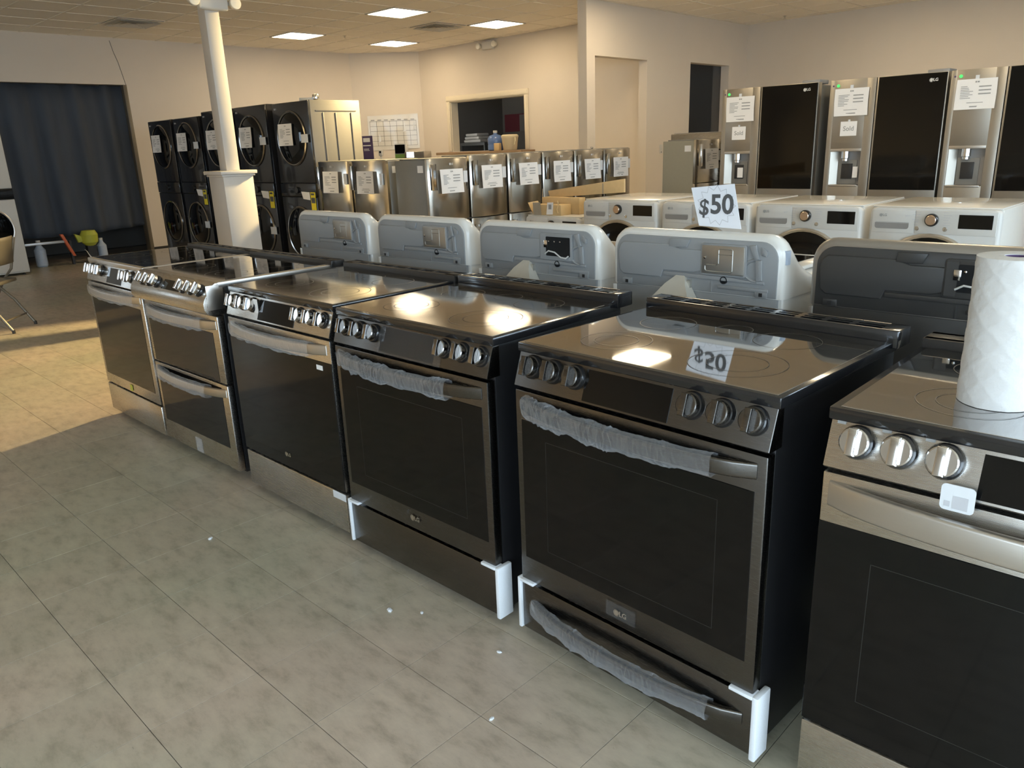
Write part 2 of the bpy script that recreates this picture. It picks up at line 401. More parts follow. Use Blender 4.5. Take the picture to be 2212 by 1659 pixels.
# warm spotlight on the ceiling above the row of small fridges (out of frame), aimed down the left aisle
t = thing('ceiling_spotlight', 'warm round recessed spotlight in the ceiling above the small fridges', 'spotlight', (-4.88, 5.5, CEIL-.006))
B().lathe([(.17, -.002), (.17, .004), (.145, .004), (.145, -.002)], n=28).obj('trim_ring', 'white_plastic', t)
B().lathe([(.144, .0), (.144, .003), (.001, .003)], n=28).obj('lens_plate', 'lamp_lens', t)
aim = (Vector((-5.3, -.4, 0)) - Vector((-4.88, 5.5, CEIL-.03))).normalized(); q_ = aim.to_track_quat('-Z', 'Y')
sp = bpy.data.lights.new('spot_lamp', 'SPOT'); sp.energy = 2700; sp.color = (1, .74, .34); sp.spot_size = math.radians(58); sp.spot_blend = .9; sp.shadow_soft_size = .14
so = bpy.data.objects.new('spot_lamp', sp); COL.objects.link(so); so.parent = t; so.location = (0, 0, -.03); so.rotation_euler = q_.to_euler()

H = CEIL + .02
# left wall: curtained opening Y<3.47 up to 2.5
b = B().box(XL-.16, XL, YF, .1, 0, H).box(XL-.16, XL, .1, 3.47, 2.5, H).box(XL-.16, XL, 3.47, 7.52, 0, H)
struct(b.obj('wall_left', 'wall_paint'))
cr_ = B().tube([(XL+.0015, 3.33, 3.1), (XL+.0015, 3.36, 2.95), (XL+.0015, 3.40, 2.82), (XL+.0015, 3.43, 2.66), (XL+.0015, 3.46, 2.5)], .004, 5).obj('wall_crack', 'dark_wall', bpy.data.objects['wall_left'])
struct(B().box(XL-1.7, XL-1.6, -.4, 4.2, 0, H).box(XL-1.6, XL-.16, 4.1, 4.2, 0, H).box(XL-1.6, XL-.16, -.4, -.3, 0, H).obj('wall_behind_curtain', 'dark_wall'))
# angled corner wall
d = Vector((XL, 7.5, 0)); e_ = Vector((-10.42, YB, 0)); _d = (e_-d).normalized(); nn = Vector((-_d.y, _d.x, 0))
struct(B().prism([tuple((d)[:2]), tuple(e_[:2]), tuple((e_+.15*nn)[:2]), tuple((d+.15*nn)[:2])], 'z', 0, H).obj('wall_corner', 'wall_paint'))
# back wall with pass-through window
wx0, wx1, wz0, wz1 = -9.62, -7.79, 1.36, 2.22
b = B().box(-10.5, wx0, YB, YB+.16, 0, H).box(wx1, XP-.14, YB, YB+.16, 0, H).box(wx0, wx1, YB, YB+.16, 0, wz0).box(wx0, wx1, YB, YB+.16, wz1, H)
struct(b.obj('wall_back', 'wall_paint'))
wn = struct(link('window_1', None)); wn['label'] = 'cream framed pass-through window opening in the tan wall'
t_ = .085
for nm, a in (('casing', (wx0-t_, wx0, wz0, wz1)), ('casing', (wx1, wx1+t_, wz0, wz1)), ('head_casing', (wx0-t_-.01, wx1+t_+.01, wz1, wz1+t_+.01))):
    B().box(a[0], a[1], YB-.028, YB, a[2], a[3], .008).box(a[0]+.02, a[1]-.02, YB-.036, YB-.028, a[2]+.012, a[3]-.02, .004).obj(nm, 'trim_cream', wn)
B().box(wx0, wx0+.015, YB, YB+.16, wz0, wz1).box(wx1-.015, wx1, YB, YB+.16, wz0, wz1).box(wx0, wx1, YB, YB+.16, wz1-.015, wz1).obj('jamb_lining', 'trim_cream', wn)
B().box(wx0-.09, wx1+.2, YB-.34, YB+.2, wz0-.05, wz0-.005, .006).obj('sill', 'wood_sill', wn)
# store room behind the pass-through
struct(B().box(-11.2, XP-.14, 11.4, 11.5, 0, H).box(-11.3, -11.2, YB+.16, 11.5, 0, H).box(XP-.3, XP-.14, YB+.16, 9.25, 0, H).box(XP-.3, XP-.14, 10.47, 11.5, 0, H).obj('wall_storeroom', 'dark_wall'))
# partition wall with two openings, running along Y
b = B()
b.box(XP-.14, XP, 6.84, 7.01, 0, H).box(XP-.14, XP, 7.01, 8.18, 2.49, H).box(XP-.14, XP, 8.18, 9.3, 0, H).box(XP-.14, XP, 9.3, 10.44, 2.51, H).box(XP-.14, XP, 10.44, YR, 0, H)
struct(b.obj('wall_partition', 'wall_paint'))
struct(B().box(XP-.14, XR, YR, YR+.15, 0, H).obj('wall_rear', 'wall_paint'))
# storefront on the right-hand side (out of frame) and front wall with clear windows
b = B().box(XR, XR+.15, YF, YR, 2.95, H).box(XR, XR+.15, YF, YR, 0, .12).box(XR, XR+.15, 4.88, YR, .12, 2.95).box(XR, XR+.15, YF, -4.0, .12, 2.95)
struct(b.obj('wall_right', 'wall_paint'))
w2 = struct(link('window_2', None)); w2['label'] = 'storefront glazing in dark metal frames'
for k in range(6):
    y0 = -4.0 + k*1.48
    B().box(XR+.06, XR+.07, y0+.04, y0+1.44, .16, 2.91).obj('pane', 'window_glass', w2, False)
for k in range(7):
    y0 = -4.0 + k*1.48; B().box(XR+.02, XR+.12, y0-.04, y0+.04, .12, 2.95).obj('mullion', 'black_plastic', w2)
B().box(XR+.02, XR+.12, -4, 4.88, .12, .16).box(XR+.02, XR+.12, -4, 4.88, 2.91, 2.95).obj('rail', 'black_plastic', w2)
SX0, SX1, SZ0, SZ1 = -11.0, -9.9, 1.2, 2.75
RX0, RX1 = .9, 5.0
b = B().box(XL-.16, SX0, YF-.15, YF, 0, H).box(SX1, RX0, YF-.15, YF, 0, H).box(RX0, RX1, YF-.15, YF, 0, .12).box(RX0, RX1, YF-.15, YF, SZ1, H).box(RX1, XR+.15, YF-.15, YF, 0, H).box(SX0, SX1, YF-.15, YF, 0, SZ0).box(SX0, SX1, YF-.15, YF, SZ1, H)
struct(b.obj('wall_front', 'wall_paint'))
w3 = struct(link('window_3', None)); w3['label'] = 'wide clear shop window in the front wall'
for a0, a1 in [(SX0 + (SX1-SX0)*k, SX0 + (SX1-SX0)*(k+1)) for k in range(1)] + [(RX0 + (RX1-RX0)*k/3, RX0 + (RX1-RX0)*(k+1)/3) for k in range(3)]:
    zl = SZ0 if a0 < 0 else .12
    B().box(a0+.03, a1-.03, YF-.09, YF-.085, zl+.04, SZ1-.04).obj('pane', 'window_glass', w3, False)
    B().box(a0-.03, a0+.03, YF-.12, YF-.05, zl, SZ1).obj('mullion', 'black_plastic', w3)
for a0, a1, zl in ((SX0, SX1, SZ0), (RX0, RX1, .12)): B().box(a0, a1, YF-.12, YF-.05, zl, zl+.04).box(a0, a1, YF-.12, YF-.05, SZ1-.04, SZ1).obj('window_frame', 'black_plastic', w3)
for a0, a1 in ((SX0, SX1), (RX0, RX1)):
  la = bpy.data.lights.new('window_portal', 'AREA'); la.shape = 'RECTANGLE'; la.size = a1-a0; la.size_y = SZ1-SZ0; la.energy = 1; la.cycles.is_portal = True
  lo = bpy.data.objects.new('window_portal', la); COL.objects.link(lo); lo.location = ((a0+a1)/2, YF-.16, (SZ0+SZ1)/2); lo.rotation_euler = Vector((0, 1, 0)).to_track_quat('-Z', 'Y').to_euler()
for k, (y0, y1, z0, z1) in enumerate(((-4, 4.88, .12, 2.95),)):
    la = bpy.data.lights.new('storefront_portal', 'AREA'); la.shape = 'RECTANGLE'; la.size = y1-y0; la.size_y = z1-z0; la.energy = 1
    la.cycles.is_portal = True
    lo = bpy.data.objects.new('storefront_portal', la); COL.objects.link(lo); lo.location = (XR+.16, (y0+y1)/2, (z0+z1)/2)
    lo.rotation_euler = Vector((-1, 0, 0)).to_track_quat('-Z', 'Y').to_euler()
struct(B().box(XR+.21, 25, -6, 25, -.3, -.05).box(-30, 25, -30, YF-.21, -.3, -.05).obj('ground_outside', 'pavement'))
# baseboards
b = B().box(XP, XP+.012, 8.18, 9.3, 0, .1).box(XP, XP+.012, 10.44, YR, 0, .1).box(XL, XL+.012, 3.47, 7.5, 0, .1)
struct(b.obj('baseboard_back', 'black_plastic'))
# curtain
b = B(); n = 120; rows = []
rnd = random.Random(3); ph = [rnd.uniform(0, 6) for _ in range(4)]
for z in (2.49, 2.2, 1.6, 1.0, .5, .42):
    row = []
    for i in range(n+1):
        y = .12 + 3.33*i/n; k = .6 + .4*(2.49-z)/2
        row.append((XL-.10 + k*.035*(math.sin(y*16+ph[0]) + .6*math.sin(y*29+ph[1]+z*.3) + .4*math.sin(y*7+ph[2])), y, z + (.03*math.sin(y*2.1) if z < .45 else 0)))
    rows.append(row)
b.loft(rows, cap=False, closed=False)
cu = tag(b.obj('curtain', 'curtain', None, ang=80), 'dark navy curtain hanging across the wide doorway at left', 'curtain')
m_ = cu.modifiers.new('thickness', 'SOLIDIFY'); m_.thickness = .004
B().tube([(XL-.10, .12, 2.493), (XL-.10, 3.45, 2.493)], .012, 10).obj('curtain_rod', 'black_plastic', cu)
tr = struct(B().box(XL-.16, XL+.004, 3.415, 3.47, 0, 2.5, .004).obj('trim_1', 'chair_metal'))

# ------------------------------------------------------------------ kitchen ranges
W = .756
def bow(x0, x1, ye, yc, z, n=16):
    return [(x0 + (x1-x0)*i/n, ye + (yc-ye)*(1-(2*i/n-1)**2)**.7 if 0 < i < n else ye, z) for i in range(n+1)]
def handle(parent, x0, x1, z, hh, mt, ye=-.018, yc=-.072, th=.009, name='handle'):
    sec = rr(-th, th, -hh, hh, .006, 3)
    return B().sweep(bow(x0, x1, ye, yc, z), sec).obj(name, mt, parent, ang=50)
def wrap(parent, x0, x1, hx0, hx1, z, hh, seed, ye=-.018, yc=-.072, step=.0065, amp=1.0):
    """crumpled clear film sleeve around a bowed handle"""
    rnd = random.Random(seed); n = int((x1-x0)/step); rings = []; m = 14
    knots = [rnd.uniform(.25, 1.0) for _ in range(n//5+3)]
    for i in range(n+1):
        x = x0 + (x1-x0)*i/n; u = (x-hx0)/(hx1-hx0); y = ye + (yc-ye)*max(0, 1-(2*u-1)**2)**.7
        k = knots[i//5]*(1-(i % 5)/5) + knots[i//5+1]*(i % 5)/5
        ring = []
        for j in range(m):
            t = 2*PI*j/m; c, s_ = math.cos(t), math.sin(t)
            sx = .014 + .006*k + rnd.uniform(-.004, .005)*amp*k*k; sz = hh + .003 + .008*k + rnd.uniform(-.004, .006)*amp*k*k
            cx = math.copysign(abs(c)**.6, c); cz = math.copysign(abs(s_)**.6, s_)
            ring.append((x + rnd.uniform(-.002, .002)*amp, y + sx*cx, z + sz*cz - .003*k))
        rings.append(ring)
    b = B(); b.loft(rings, cap=False); return b.obj('film_wrap', 'film', parent, False)
def knob(parent, x, y, z, tilt, style='dark', r=.0255):
    """range knob; tilt = lean of its axis above horizontal"""
    mt = {'dark': 'dark_chrome', 'chrome': 'chrome', 'black': 'black_steel'}[style]
    k = B().lathe([(r-.002, -.012), (r, -.014), (r, -.026), (r-.0025, -.028), (.001, -.028)], axis='y').obj('knob', mt, parent, ang=30)
    k.location = (x, y, z); k.rotation_euler = (tilt, 0, 0)
    B().lathe([(r+.006, 0), (r+.006, -.004), (r+.003, -.010), (r-.004, -.012), (r-.004, 0)], axis='y').obj('bezel', 'black_gloss', k, ang=30)
    g = .0085
    B().prism([(-g, -r*.96), (g, -r*.96), (g, r*.96), (-g, r*.96)], 'y', -.043, -.020, .0025).obj('grip', mt, k, ang=30)
    return k
def grille(parent, x0, x1, y0, y1, z0, z1, rows, cols, mt, name='vent_guard', margin=.05, ledge=.012):
    """rear guard: bars around open slots over a dark duct"""
    b = B(); t = .006; zt = z1
    b.box(x0, x1, y0, y0+ledge, z0, z1, .004); b.box(x0, x1, y1-ledge, y1, z0, z1, .004)
    b.box(x0, x0+margin, y0+.002, y1-.002, z0, zt, .003); b.box(x1-margin, x1, y0+.002, y1-.002, z0, zt, .003)
    yy0, yy1 = y0+ledge, y1-ledge
    for i in range(1, rows): y = yy0 + (yy1-yy0)*i/rows; b.box(x0+margin, x1-margin, y-.004, y+.004, zt-.010, zt-.0004)
    for i in range(1, cols): x = x0+margin + (x1-x0-2*margin)*i/cols; b.box(x-.008, x+.008, yy0, yy1, zt-.010, zt-.0002)
    o = b.obj(name, mt, parent)
    B().box(x0+.01, x1-.01, yy0-.002, yy1+.002, z0, z1-.016).obj('duct', 'black_hole', o)
    return o
def burners(parent, spots):
    for x, y, r in spots:
        for R in ((r, r*.62) if r > .09 else (r,)):
            b = B()
            for i in range(40):
                a0, a1 = 2*PI*i/40, 2*PI*(i+1)/40
                b.quad(*[(x + q*math.cos(a), y + q*math.sin(a), .9166) for q, a in ((R-.0009, a0), (R+.0009, a0), (R+.0009, a1), (R-.0009, a1))])
            b.obj('burner_ring', 'burner_print', parent, False)
BURN = ((.20, .17, .095), (.56, .17, .115), (.19, .42, .08), (.55, .43, .085), (.38, .46, .05))
def range_base(name, label, x, y, rz, body='black_enamel', rim='black_gloss'):
    t = thing(name, label, 'stove', (x, y, 0), rz, 'electric ranges in the front row')
    B().box(.006, W-.006, .012, .615, .035, .889, .004).obj('cabinet', body, t)
    for a in (.05, W-.05):
        for c in (.07, .56): B().lathe([(.018, 0), (.018, .008), (.009, .01), (.009, .04)], (a, c, 0), n=10).obj('leveling_leg', 'black_plastic', t)
    ct = B().box(-.004, W+.004, .0, .60, .889, .9145, .004).obj('cooktop', rim, t)
    return t, ct
def flat_panel(t, mt, z0=.797, z1=.8885):
    return B().prism([(.004, z1), (-.025, z0+.004), (-.021, z0), (.03, z0), (.03, z1)], 'x', .002, W-.002, .003).obj('control_panel', mt, t)
LEAN = -math.atan2(.029, .088)            # the control panels lean back
def on_panel(z): return .004 - (.8885-z)/.0875*.029
def display(t, x0, x1, z0=.806, z1=.882, mt='black_glass', name='display'):
    q = [(on_panel(z0)-.0018, z0), (on_panel(z0)+.004, z0), (on_panel(z1)+.004, z1), (on_panel(z1)-.0018, z1)]
    return B().prism(q, 'x', x0, x1).obj(name, mt, t)
def door(t, mt, z0, z1, win, glass='black_glass', full=False, name='oven_door'):
    d = B().box(.004, W-.004, -.023, .008, z0, z1, .004).obj(name, mt, t)
    x0, x1, a, c = win
    g = B().box(x0, x1, -.0245, -.020, a, c, .001, 1).obj('door_glass', glass, d)
    return d, g
def inner_window(d, x0, x1, z0, z1):
    b = B(); y = -.0247; w = .0016
    for a in ((x0, x0+w, z0, z1), (x1-w, x1, z0, z1), (x0, x1, z0, z0+w), (x0, x1, z1-w, z1)): b.quad((a[0], y, a[2]), (a[1], y, a[2]), (a[1], y, a[3]), (a[0], y, a[3]))
    b.obj('window_outline', 'inner_glass', d, False)
def drawer(t, mt, z0=.038, z1=.196):
    return B().box(.004, W-.004, -.023, .01, z0, z1, .004).obj('storage_drawer', mt, t)
def foam(t, right=True, left=True):
    if right:
        B().box(W-.003, W+.013, -.030, .030, .030, .206, .004).box(W-.062, W-.002, -.031, .004, .196, .2055, .002).obj('corner_protector', 'foam', t)
    if left:
        B().box(-.009, .003, -.030, .026, .036, .206, .003).box(.002, .056, -.031, .004, .196, .2055, .002).obj('corner_protector', 'foam', t)
KX = (.058, .133, .210, .555, .631, .709)

# 5: nearest whole black range
t, ct = range_base('kitchen_range', 'black stainless range with film-wrapped oven and drawer handles and white foam corners', 0, .0073, -.0381)
B().box(.010, W-.010, .012, .565, .9140, .9158, .0008, 1).obj('glass_top', 'cooktop_glass', ct); burners(ct, BURN)
p = flat_panel(t, 'black_steel'); display(p, .245, .50)
for x in KX: knob(t, x, on_panel(.856), .856, LEAN, 'black', .0265)
d, g = door(t, 'black_steel', .206, .789, (.026, .726, .283, .705)); inner_window(d, .115, .640, .33, .66)
logo('steel_satin', .020, d, (.372, -.0265, .246)); B().box(.325, .420, -.0262, -.0256, .228, .272).obj('logo_film', 'thin_film', d, False)
h = handle(d, .03, W-.03, .752, .019, 'black_steel'); wrap(d, .045, .64, .03, W-.03, .752, .019, 5)
dr = drawer(t, 'black_steel'); handle(dr, .045, W-.03, .128, .017, 'black_steel'); wrap(dr, .05, .655, .045, W-.03, .128, .017, 9, amp=.8)
foam(t); grille(t, .0, W+.016, .568, .65, .900, .947, 3, 9, 'black_gloss')

# 4
t, ct = range_base('kitchen_range', 'black stainless range with foam corners and a plain drawer, third from the paper towel', -.84785, -.0081, .006)
B().box(.010, W-.010, .012, .565, .9140, .9158, .0008, 1).obj('glass_top', 'cooktop_film', ct); burners(ct, BURN)
p = flat_panel(t, 'black_steel'); display(p, .26, .52)
B().prism([(on_panel(.80)-.003, .80), (on_panel(.80)-.0022, .80), (on_panel(.885)-.0022, .885), (on_panel(.885)-.003, .885)], 'x', .25, .555).obj('protective_film', 'thin_film', p)
for x in KX: knob(t, x+.008, on_panel(.856), .856, LEAN, 'dark', .0245)
d, g = door(t, 'black_steel', .206, .789, (.025, .727, .28, .71)); inner_window(d, .115, .640, .33, .66)
logo('steel_satin', .022, d, (.380, -.0265, .247)); B().prism([(.335, .262), (.352, .276), (.345, .252)], 'y', -.0264, -.0258).obj('logo_film', 'thin_film', d, False)
handle(d, .03, W-.03, .752, .019, 'black_steel'); wrap(d, .035, .62, .03, W-.03, .752, .019, 15)
drawer(t, 'black_steel'); foam(t); grille(t, .0, W+.016, .568, .65, .900, .947, 3, 9, 'black_gloss')

# 3
t, ct = range_base('kitchen_range', 'range with full black glass oven door between stainless handle strip and stainless drawer', -1.6505, .0035, .0037)
B().box(.010, W-.010, .012, .565, .9140, .9158, .0008, 1).obj('glass_top', 'cooktop_film', ct); burners(ct, BURN)
p = flat_panel(t, 'steel'); display(p, .258, .52)
for x in KX: knob(t, x, on_panel(.856), .856, LEAN, 'chrome', .0245)
b = B().box(.225, .258, on_panel(.84)-.004, on_panel(.84)-.003, .826, .884); b.obj('hang_tag', 'paper', p)
d, g = door(t, 'steel', .206, .789, (.005, W-.005, .207, .705)); logo('steel_satin', .020, d, (.365, -.0265, .262))
handle(d, .03, W-.03, .752, .019, 'steel_satin'); wrap(d, .035, .66, .03, W-.03, .752, .019, 25, amp=.6)
B().box(.655, .695, -.0262, -.0256, .672, .69).obj('sticker', 'paper', d)
dr = drawer(t, 'steel'); B().box(.668, .752, -.0246, -.0236, .168, .197).obj('sticker', 'tape_white', dr)
B().box(.01, .745, -.0252, -.0246, .044, .19).obj('protective_film', 'thin_film', dr, False)
o = grille(t, .0, W+.012, .568, .645, .900, .938, 1, 7, 'black_plastic', margin=.07, ledge=.024)

# 2: double oven
t, ct = range_base('kitchen_range', 'stainless double-oven range with rounded control panel and two wrapped handles', -2.522, .001, .015, 'black_enamel', 'steel_satin')
B().box(.020, W-.020, .030, .565, .9140, .9155, .0008, 1).obj('glass_top', 'cooktop_glass', ct); burners(ct, BURN)
prof = [(.03, .9145), (-.012, .9125), (-.028, .904), (-.066, .852), (-.074, .832), (-.074, .806), (-.066, .788), (-.050, .778), (-.03, .775), (.03, .775)]
p = B().prism(prof, 'x', -.002, W+.002, .004, 3).obj('control_panel', 'steel', t)
B().box(W-.001, W+.0035, -.055, .02, .80, .905, .001).obj('end_cap', 'steel_satin', p)
for x in (.115, .185, .265, .54, .615, .69): knob(t, x, -.048, .880, -.60, 'chrome', .0235)
b = B(); q = [(-.0355, .8965), (-.0365, .8955), (-.0635, .8585), (-.0625, .8595)]; b.prism(q, 'x', .325, .50).obj('display', 'black_glass', p)
d, g = door(t, 'steel', .462, .768, (.032, W-.060, .466, .690), name='upper_oven_door')
handle(d, .035, W-.02, .728, .020, 'steel_satin', yc=-.068); wrap(d, .035, .66, .035, W-.02, .728, .021, 35, yc=-.068, amp=.45)
d, g = door(t, 'steel', .048, .455, (.032, W-.060, .150, .440), name='lower_oven_door')
handle(d, .035, W-.02, .418, .019, 'steel_satin', yc=-.068); wrap(d, .035, .62, .035, W-.02, .418, .020, 36, yc=-.068, amp=.5)
B().box(.34, .405, -.0252, -.0238, .052, .125).obj('film_tab', 'film', d)
grille(t, .0, W+.012, .568, .645, .900, .932, 1, 7, 'black_plastic', margin=.07, ledge=.024)

# 1
t, ct = range_base('kitchen_range', 'stainless range at the far end of the row, nearest the folding chair', -3.305, .0066, -.003, 'black_enamel', 'steel_satin')
B().box(.016, W-.016, .022, .565, .9140, .9155, .0008, 1).obj('glass_top', 'cooktop_glass', ct); burners(ct, BURN)
p = flat_panel(t, 'steel'); display(p, .30, .50)
for x in KX[:5]: knob(t, x, on_panel(.858), .858, LEAN, 'chrome', .0255)
d, g = door(t, 'steel', .206, .789, (.035, W-.045, .262, .705))
handle(d, .03, W-.03, .752, .019, 'steel_satin'); wrap(d, .035, .70, .03, W-.03, .752, .02, 45, amp=.6)
b = B().box(.365, .40, -.0262, -.0256, .215, .25); b.obj('sticker', 'lime_plastic', d)
drawer(t, 'steel')
b = B(); b.loft([[(.0, .015+.002*j, .915), (.03, .015, .915+.001*j)] for j in range(1)] + [[(-.004, .01, .93), (.028, .006, .93)], [(-.012, .004, .95), (.02, -.002, .952)], [(-.026, .0, .955), (.006, -.008, .96)]], cap=False, closed=False)
b.obj('tape_strip', 'tape_white', ct)
grille(t, .0, W+.012, .568, .645, .900, .930, 1, 7, 'black_plastic', margin=.07, ledge=.024)

# 6: nearest, cut by the right edge
t, ct = range_base('kitchen_range', 'bright stainless range at right with the paper towel roll on its cooktop', .8558, -.0122, .0178)
B().box(.014, W-.014, .012, .555, .9140, .9158, .0008, 1).obj('glass_top', 'cooktop_glass', ct); burners(ct, BURN)
p = flat_panel(t, 'steel'); display(p, .268, .49)
for x in KX: knob(t, x, on_panel(.856), .856, LEAN, 'chrome', .0275)
for x, z in ((.022, .885), (.105, .885), (.180, .885)): B().box(x-.008, x+.008, on_panel(z)-.0006, on_panel(z)+.002, z-.006, z+.004).obj('burner_icon', 'ink_grey', p)
for x in (.058, .133, .21): B().box(x-.0015, x+.0015, on_panel(.8865)-.001, on_panel(.8865)+.002, .885, .888).obj('dial_mark', 'ink', p)
tg = B().prism(rr(.218, .272, .783, .832, .008, 4), 'y', -.046, -.0445).obj('hang_tag', 'tape_white', t)
B().box(.238, .262, -.0466, -.0462, .788, .812).box(.225, .234, -.0466, -.0462, .79, .80).obj('print', 'ink_pale', tg, False)
d, g = door(t, 'steel', .206, .789, (.004, W-.004, .207, .683)); inner_window(d, .110, .645, .30, .62)
handle(d, .022, W-.022, .746, .027, 'steel_satin', yc=-.070, th=.010)
b = B()
for x in (.085, .215, .30, .43, .56): b.box(x, x+.085, -.0238, -.018, .736, .7435).box(x, x+.085, -.0238, -.018, .748, .7525)
b.obj('vent_slots', 'black_hole', d)
drawer(t, 'steel', .040, .200)
grille(t, .0, W+.012, .560, .645, .900, .938, 1, 7, 'black_plastic', margin=.10, ledge=.026)

# paper towel roll on range 6
t = thing('paper_towel_roll', 'white embossed paper towel roll standing on the stainless cooktop at right', 'paper towel', (.8558+.230, .200, .9168), .3)
b = B(); R_, n, m = .066, 96, 60
rings = []
for j in range(m+1):
    z = .279*j/m; ring = []
    for i in range(n):
        a = 2*PI*i/n; u = a*R_/.05; v = z/.05
        q = abs((u+v) % 1 - .5) < .09 or abs((u-v) % 1 - .5) < .09
        ring.append(((R_ + (.0010 if q and 2 < j < m-2 else 0) + .0012*math.sin(3*a+z*9))*math.cos(a), (R_ + (.0010 if q else 0))*math.sin(a), z))
    rings.append(ring)
rings.append([(.060*math.cos(2*PI*i/n), .060*math.sin(2*PI*i/n), .280) for i in range(n)])
rings.append([(.021*math.cos(2*PI*i/n), .021*math.sin(2*PI*i/n), .2795) for i in range(n)])
rings.append([(.021*math.cos(2*PI*i/n), .021*math.sin(2*PI*i/n), .22) for i in range(n)])
b.loft(rings); b.obj('paper_sheets', 'towel_paper', t, ang=60)
B().lathe([(.0208, .221), (.0208, .278), (.0195, .278), (.0195, .221)], n=32).obj('cardboard_core', 'core_purple', t)

# ------------------------------------------------------------------ top-load washers, backs towards the ranges
def console_outline(hw, z0, zt, r, n=7):
    pts = [(-hw, z0)]
    for i in range(n+1):
        a = PI - .5*PI*i/n; pts.append((-hw + r + r*math.cos(a), zt - r + r*math.sin(a)))
    for i in range(n+1):
        a = .5*PI - .5*PI*i/n; pts.append((hw - r + r*math.cos(a), zt - r + r*math.sin(a)))
    pts.append((hw, z0)); return pts
def top_loader(label, x, y, dark=False, hatch='cover', bracket=False, rz=0):
    """x,y = left back corner seen from the ranges; back plane at local y=0, front towards +Y; local x 0..0.69"""
    Wt = .69; c = Wt/2
    body, back = ('graphite_enamel', 'back_graphite') if dark else ('white_enamel', 'back_grey')
    t = thing('top_load_washer', label, 'washing machine', (x, y, 0), rz, 'washers standing back to back with the ranges')
    B().box(.006, Wt-.006, .012, .66, .03, .925, .012, 3).obj('cabinet', body, t)
    for a in (.06, Wt-.06):
        for q in (.07, .60): B().lathe([(.02, 0), (.02, .012), (.01, .014), (.01, .04)], (a, q, 0), n=10).obj('leveling_leg', 'black_plastic', t)
    B().box(.02, Wt-.02, -.001, .0125, .05, .905, .004).obj('rear_panel', back, t)
    # top deck and lid
    B().loft([[(p[0], q, p[1]) for p in rr(.0, Wt, .920, .955, .016, 4)] for q in (.16, .645)] + [[(p[0], .664, p[1]) for p in rr(.008, Wt-.008, .925, .945, .01, 4)]]).obj('top_deck', body, t, ang=50)
    lid = B().box(.075, Wt-.075, .25, .60, .9555, .972, .012, 3).obj('lid', body, t)
    B().box(.13, Wt-.13, .30, .55, .9725, .9742, .001, 1).obj('lid_glass', 'black_glass', lid)
    # console: lofted shell, narrow at the top, flaring towards the deck
    secs = [(.000, c-.016, 1.100, .062), (.008, c-.006, 1.110, .068), (.022, c-.002, 1.116, .072), (.050, c, 1.113, .076), (.080, c, 1.085, .074), (.120, c, 1.040, .062), (.170, c+.002, .995, .04), (.215, c+.002, .968, .02), (.235, c, .950, .012)]
    B().loft([[(c + px, yy, pz) for px, pz in console_outline(hw, .905, zt, r)] for yy, hw, zt, r in secs]).obj('console', body, t, ang=45)
    # pressed rear plate of the console
    bp = B()
    bp.prism([(c+px, pz) for px, pz in console_outline(c-.024, .908, 1.092, .058)], 'y', -.006, .004, .003)
    plate = bp.obj('console_back', back, t, ang=40)
    B().prism([(.035, 1.03), (.045, 1.055), (.06, 1.066), (.255, 1.066), (.30, 1.052), (.40, 1.052), (.41, .985), (.36, .972), (.235, .972), (.225, .945), (.06, .945), (.042, .96)], 'y', -.014, -.005, .006, 3).obj('pressed_field', back, plate, ang=40)
    B().prism([(.262, 1.088), (.345, 1.088), (.330, 1.058), (.255, 1.056)], 'y', -.015, -.005, .006, 2).obj('pressed_boss', back, plate, ang=40)
    B().prism([(.235, .968), (.50, .968), (.56, .962), (.625, .962), (.625, .952), (.235, .952)], 'y', -.012, -.005, .005, 2).obj('pressed_rib', back, plate, ang=40)
    B().box(.455, .640, -.012, -.005, .925, .938, .005).obj('pressed_rib', back, plate, ang=40)
    B().box(.428, .432, -.008, -.005, .91, .948).obj('pressed_rib', back, plate)
    B().prism([(.567, 1.078), (.592, 1.082), (.606, 1.035), (.588, 1.030)], 'y', -.016, -.005, .006, 2).obj('pressed_boss', back, plate, ang=40)
    B().prism([(.612, 1.076), (.634, 1.062), (.630, 1.044), (.612, 1.048)], 'y', -.015, -.005, .005, 2).obj('pressed_boss', back, plate, ang=40)
    B().prism([(.592, 1.030), (.614, 1.034), (.618, .965), (.596, .958)], 'y', -.016, -.005, .006, 2).obj('pressed_boss', back, plate, ang=40)
    B().tube([(.600 - .05*math.sin(PI*i/14), -.008, .996 + .037*math.cos(PI*i/14)) for i in range(15)], .0055, 8).obj('pressed_ring', back, plate)
    # hatch
    hx0, hx1, hz0, hz1 = .395, .555, .975, 1.072
    B().prism(rr(hx0-.006, hx1+.006, hz0-.006, hz1+.006, .008, 3), 'y', -.0165, -.005, .002).obj('hatch_rim', back, plate)
    if hatch == 'cover':
        hc = B().prism(rr(hx0, hx1, hz0, hz1, .005, 3), 'y', -.0185, -.012, .001).obj('hatch_cover', 'hatch_metal', plate)
        pth = [(.46, -.0185, 1.025), (.46, -.0185, 1.058), (.464, -.0185, 1.062), (.508, -.0185, 1.062), (.512, -.0185, 1.058), (.512, -.0185, .988), (.508, -.0185, .984), (.415, -.0185, .984), (.409, -.0185, .99), (.409, -.0185, 1.002), (.415, -.0185, 1.006), (.452, -.0185, 1.006), (.46, -.0185, 1.012), (.46, -.0185, 1.025)]
        B().tube(pth, .0022, 6).obj('pressed_line', 'hatch_metal', hc); B().tube([(.46, -.0185, 1.044), (.512, -.0185, 1.044)], .0022, 6).obj('pressed_line', 'hatch_metal', hc)
        B().lathe([(.004, -.019), (.0045, -.021), (.001, -.022)], (.408, 0, 1.03), 'y', 8).obj('screw', 'chrome', hc)
    else:
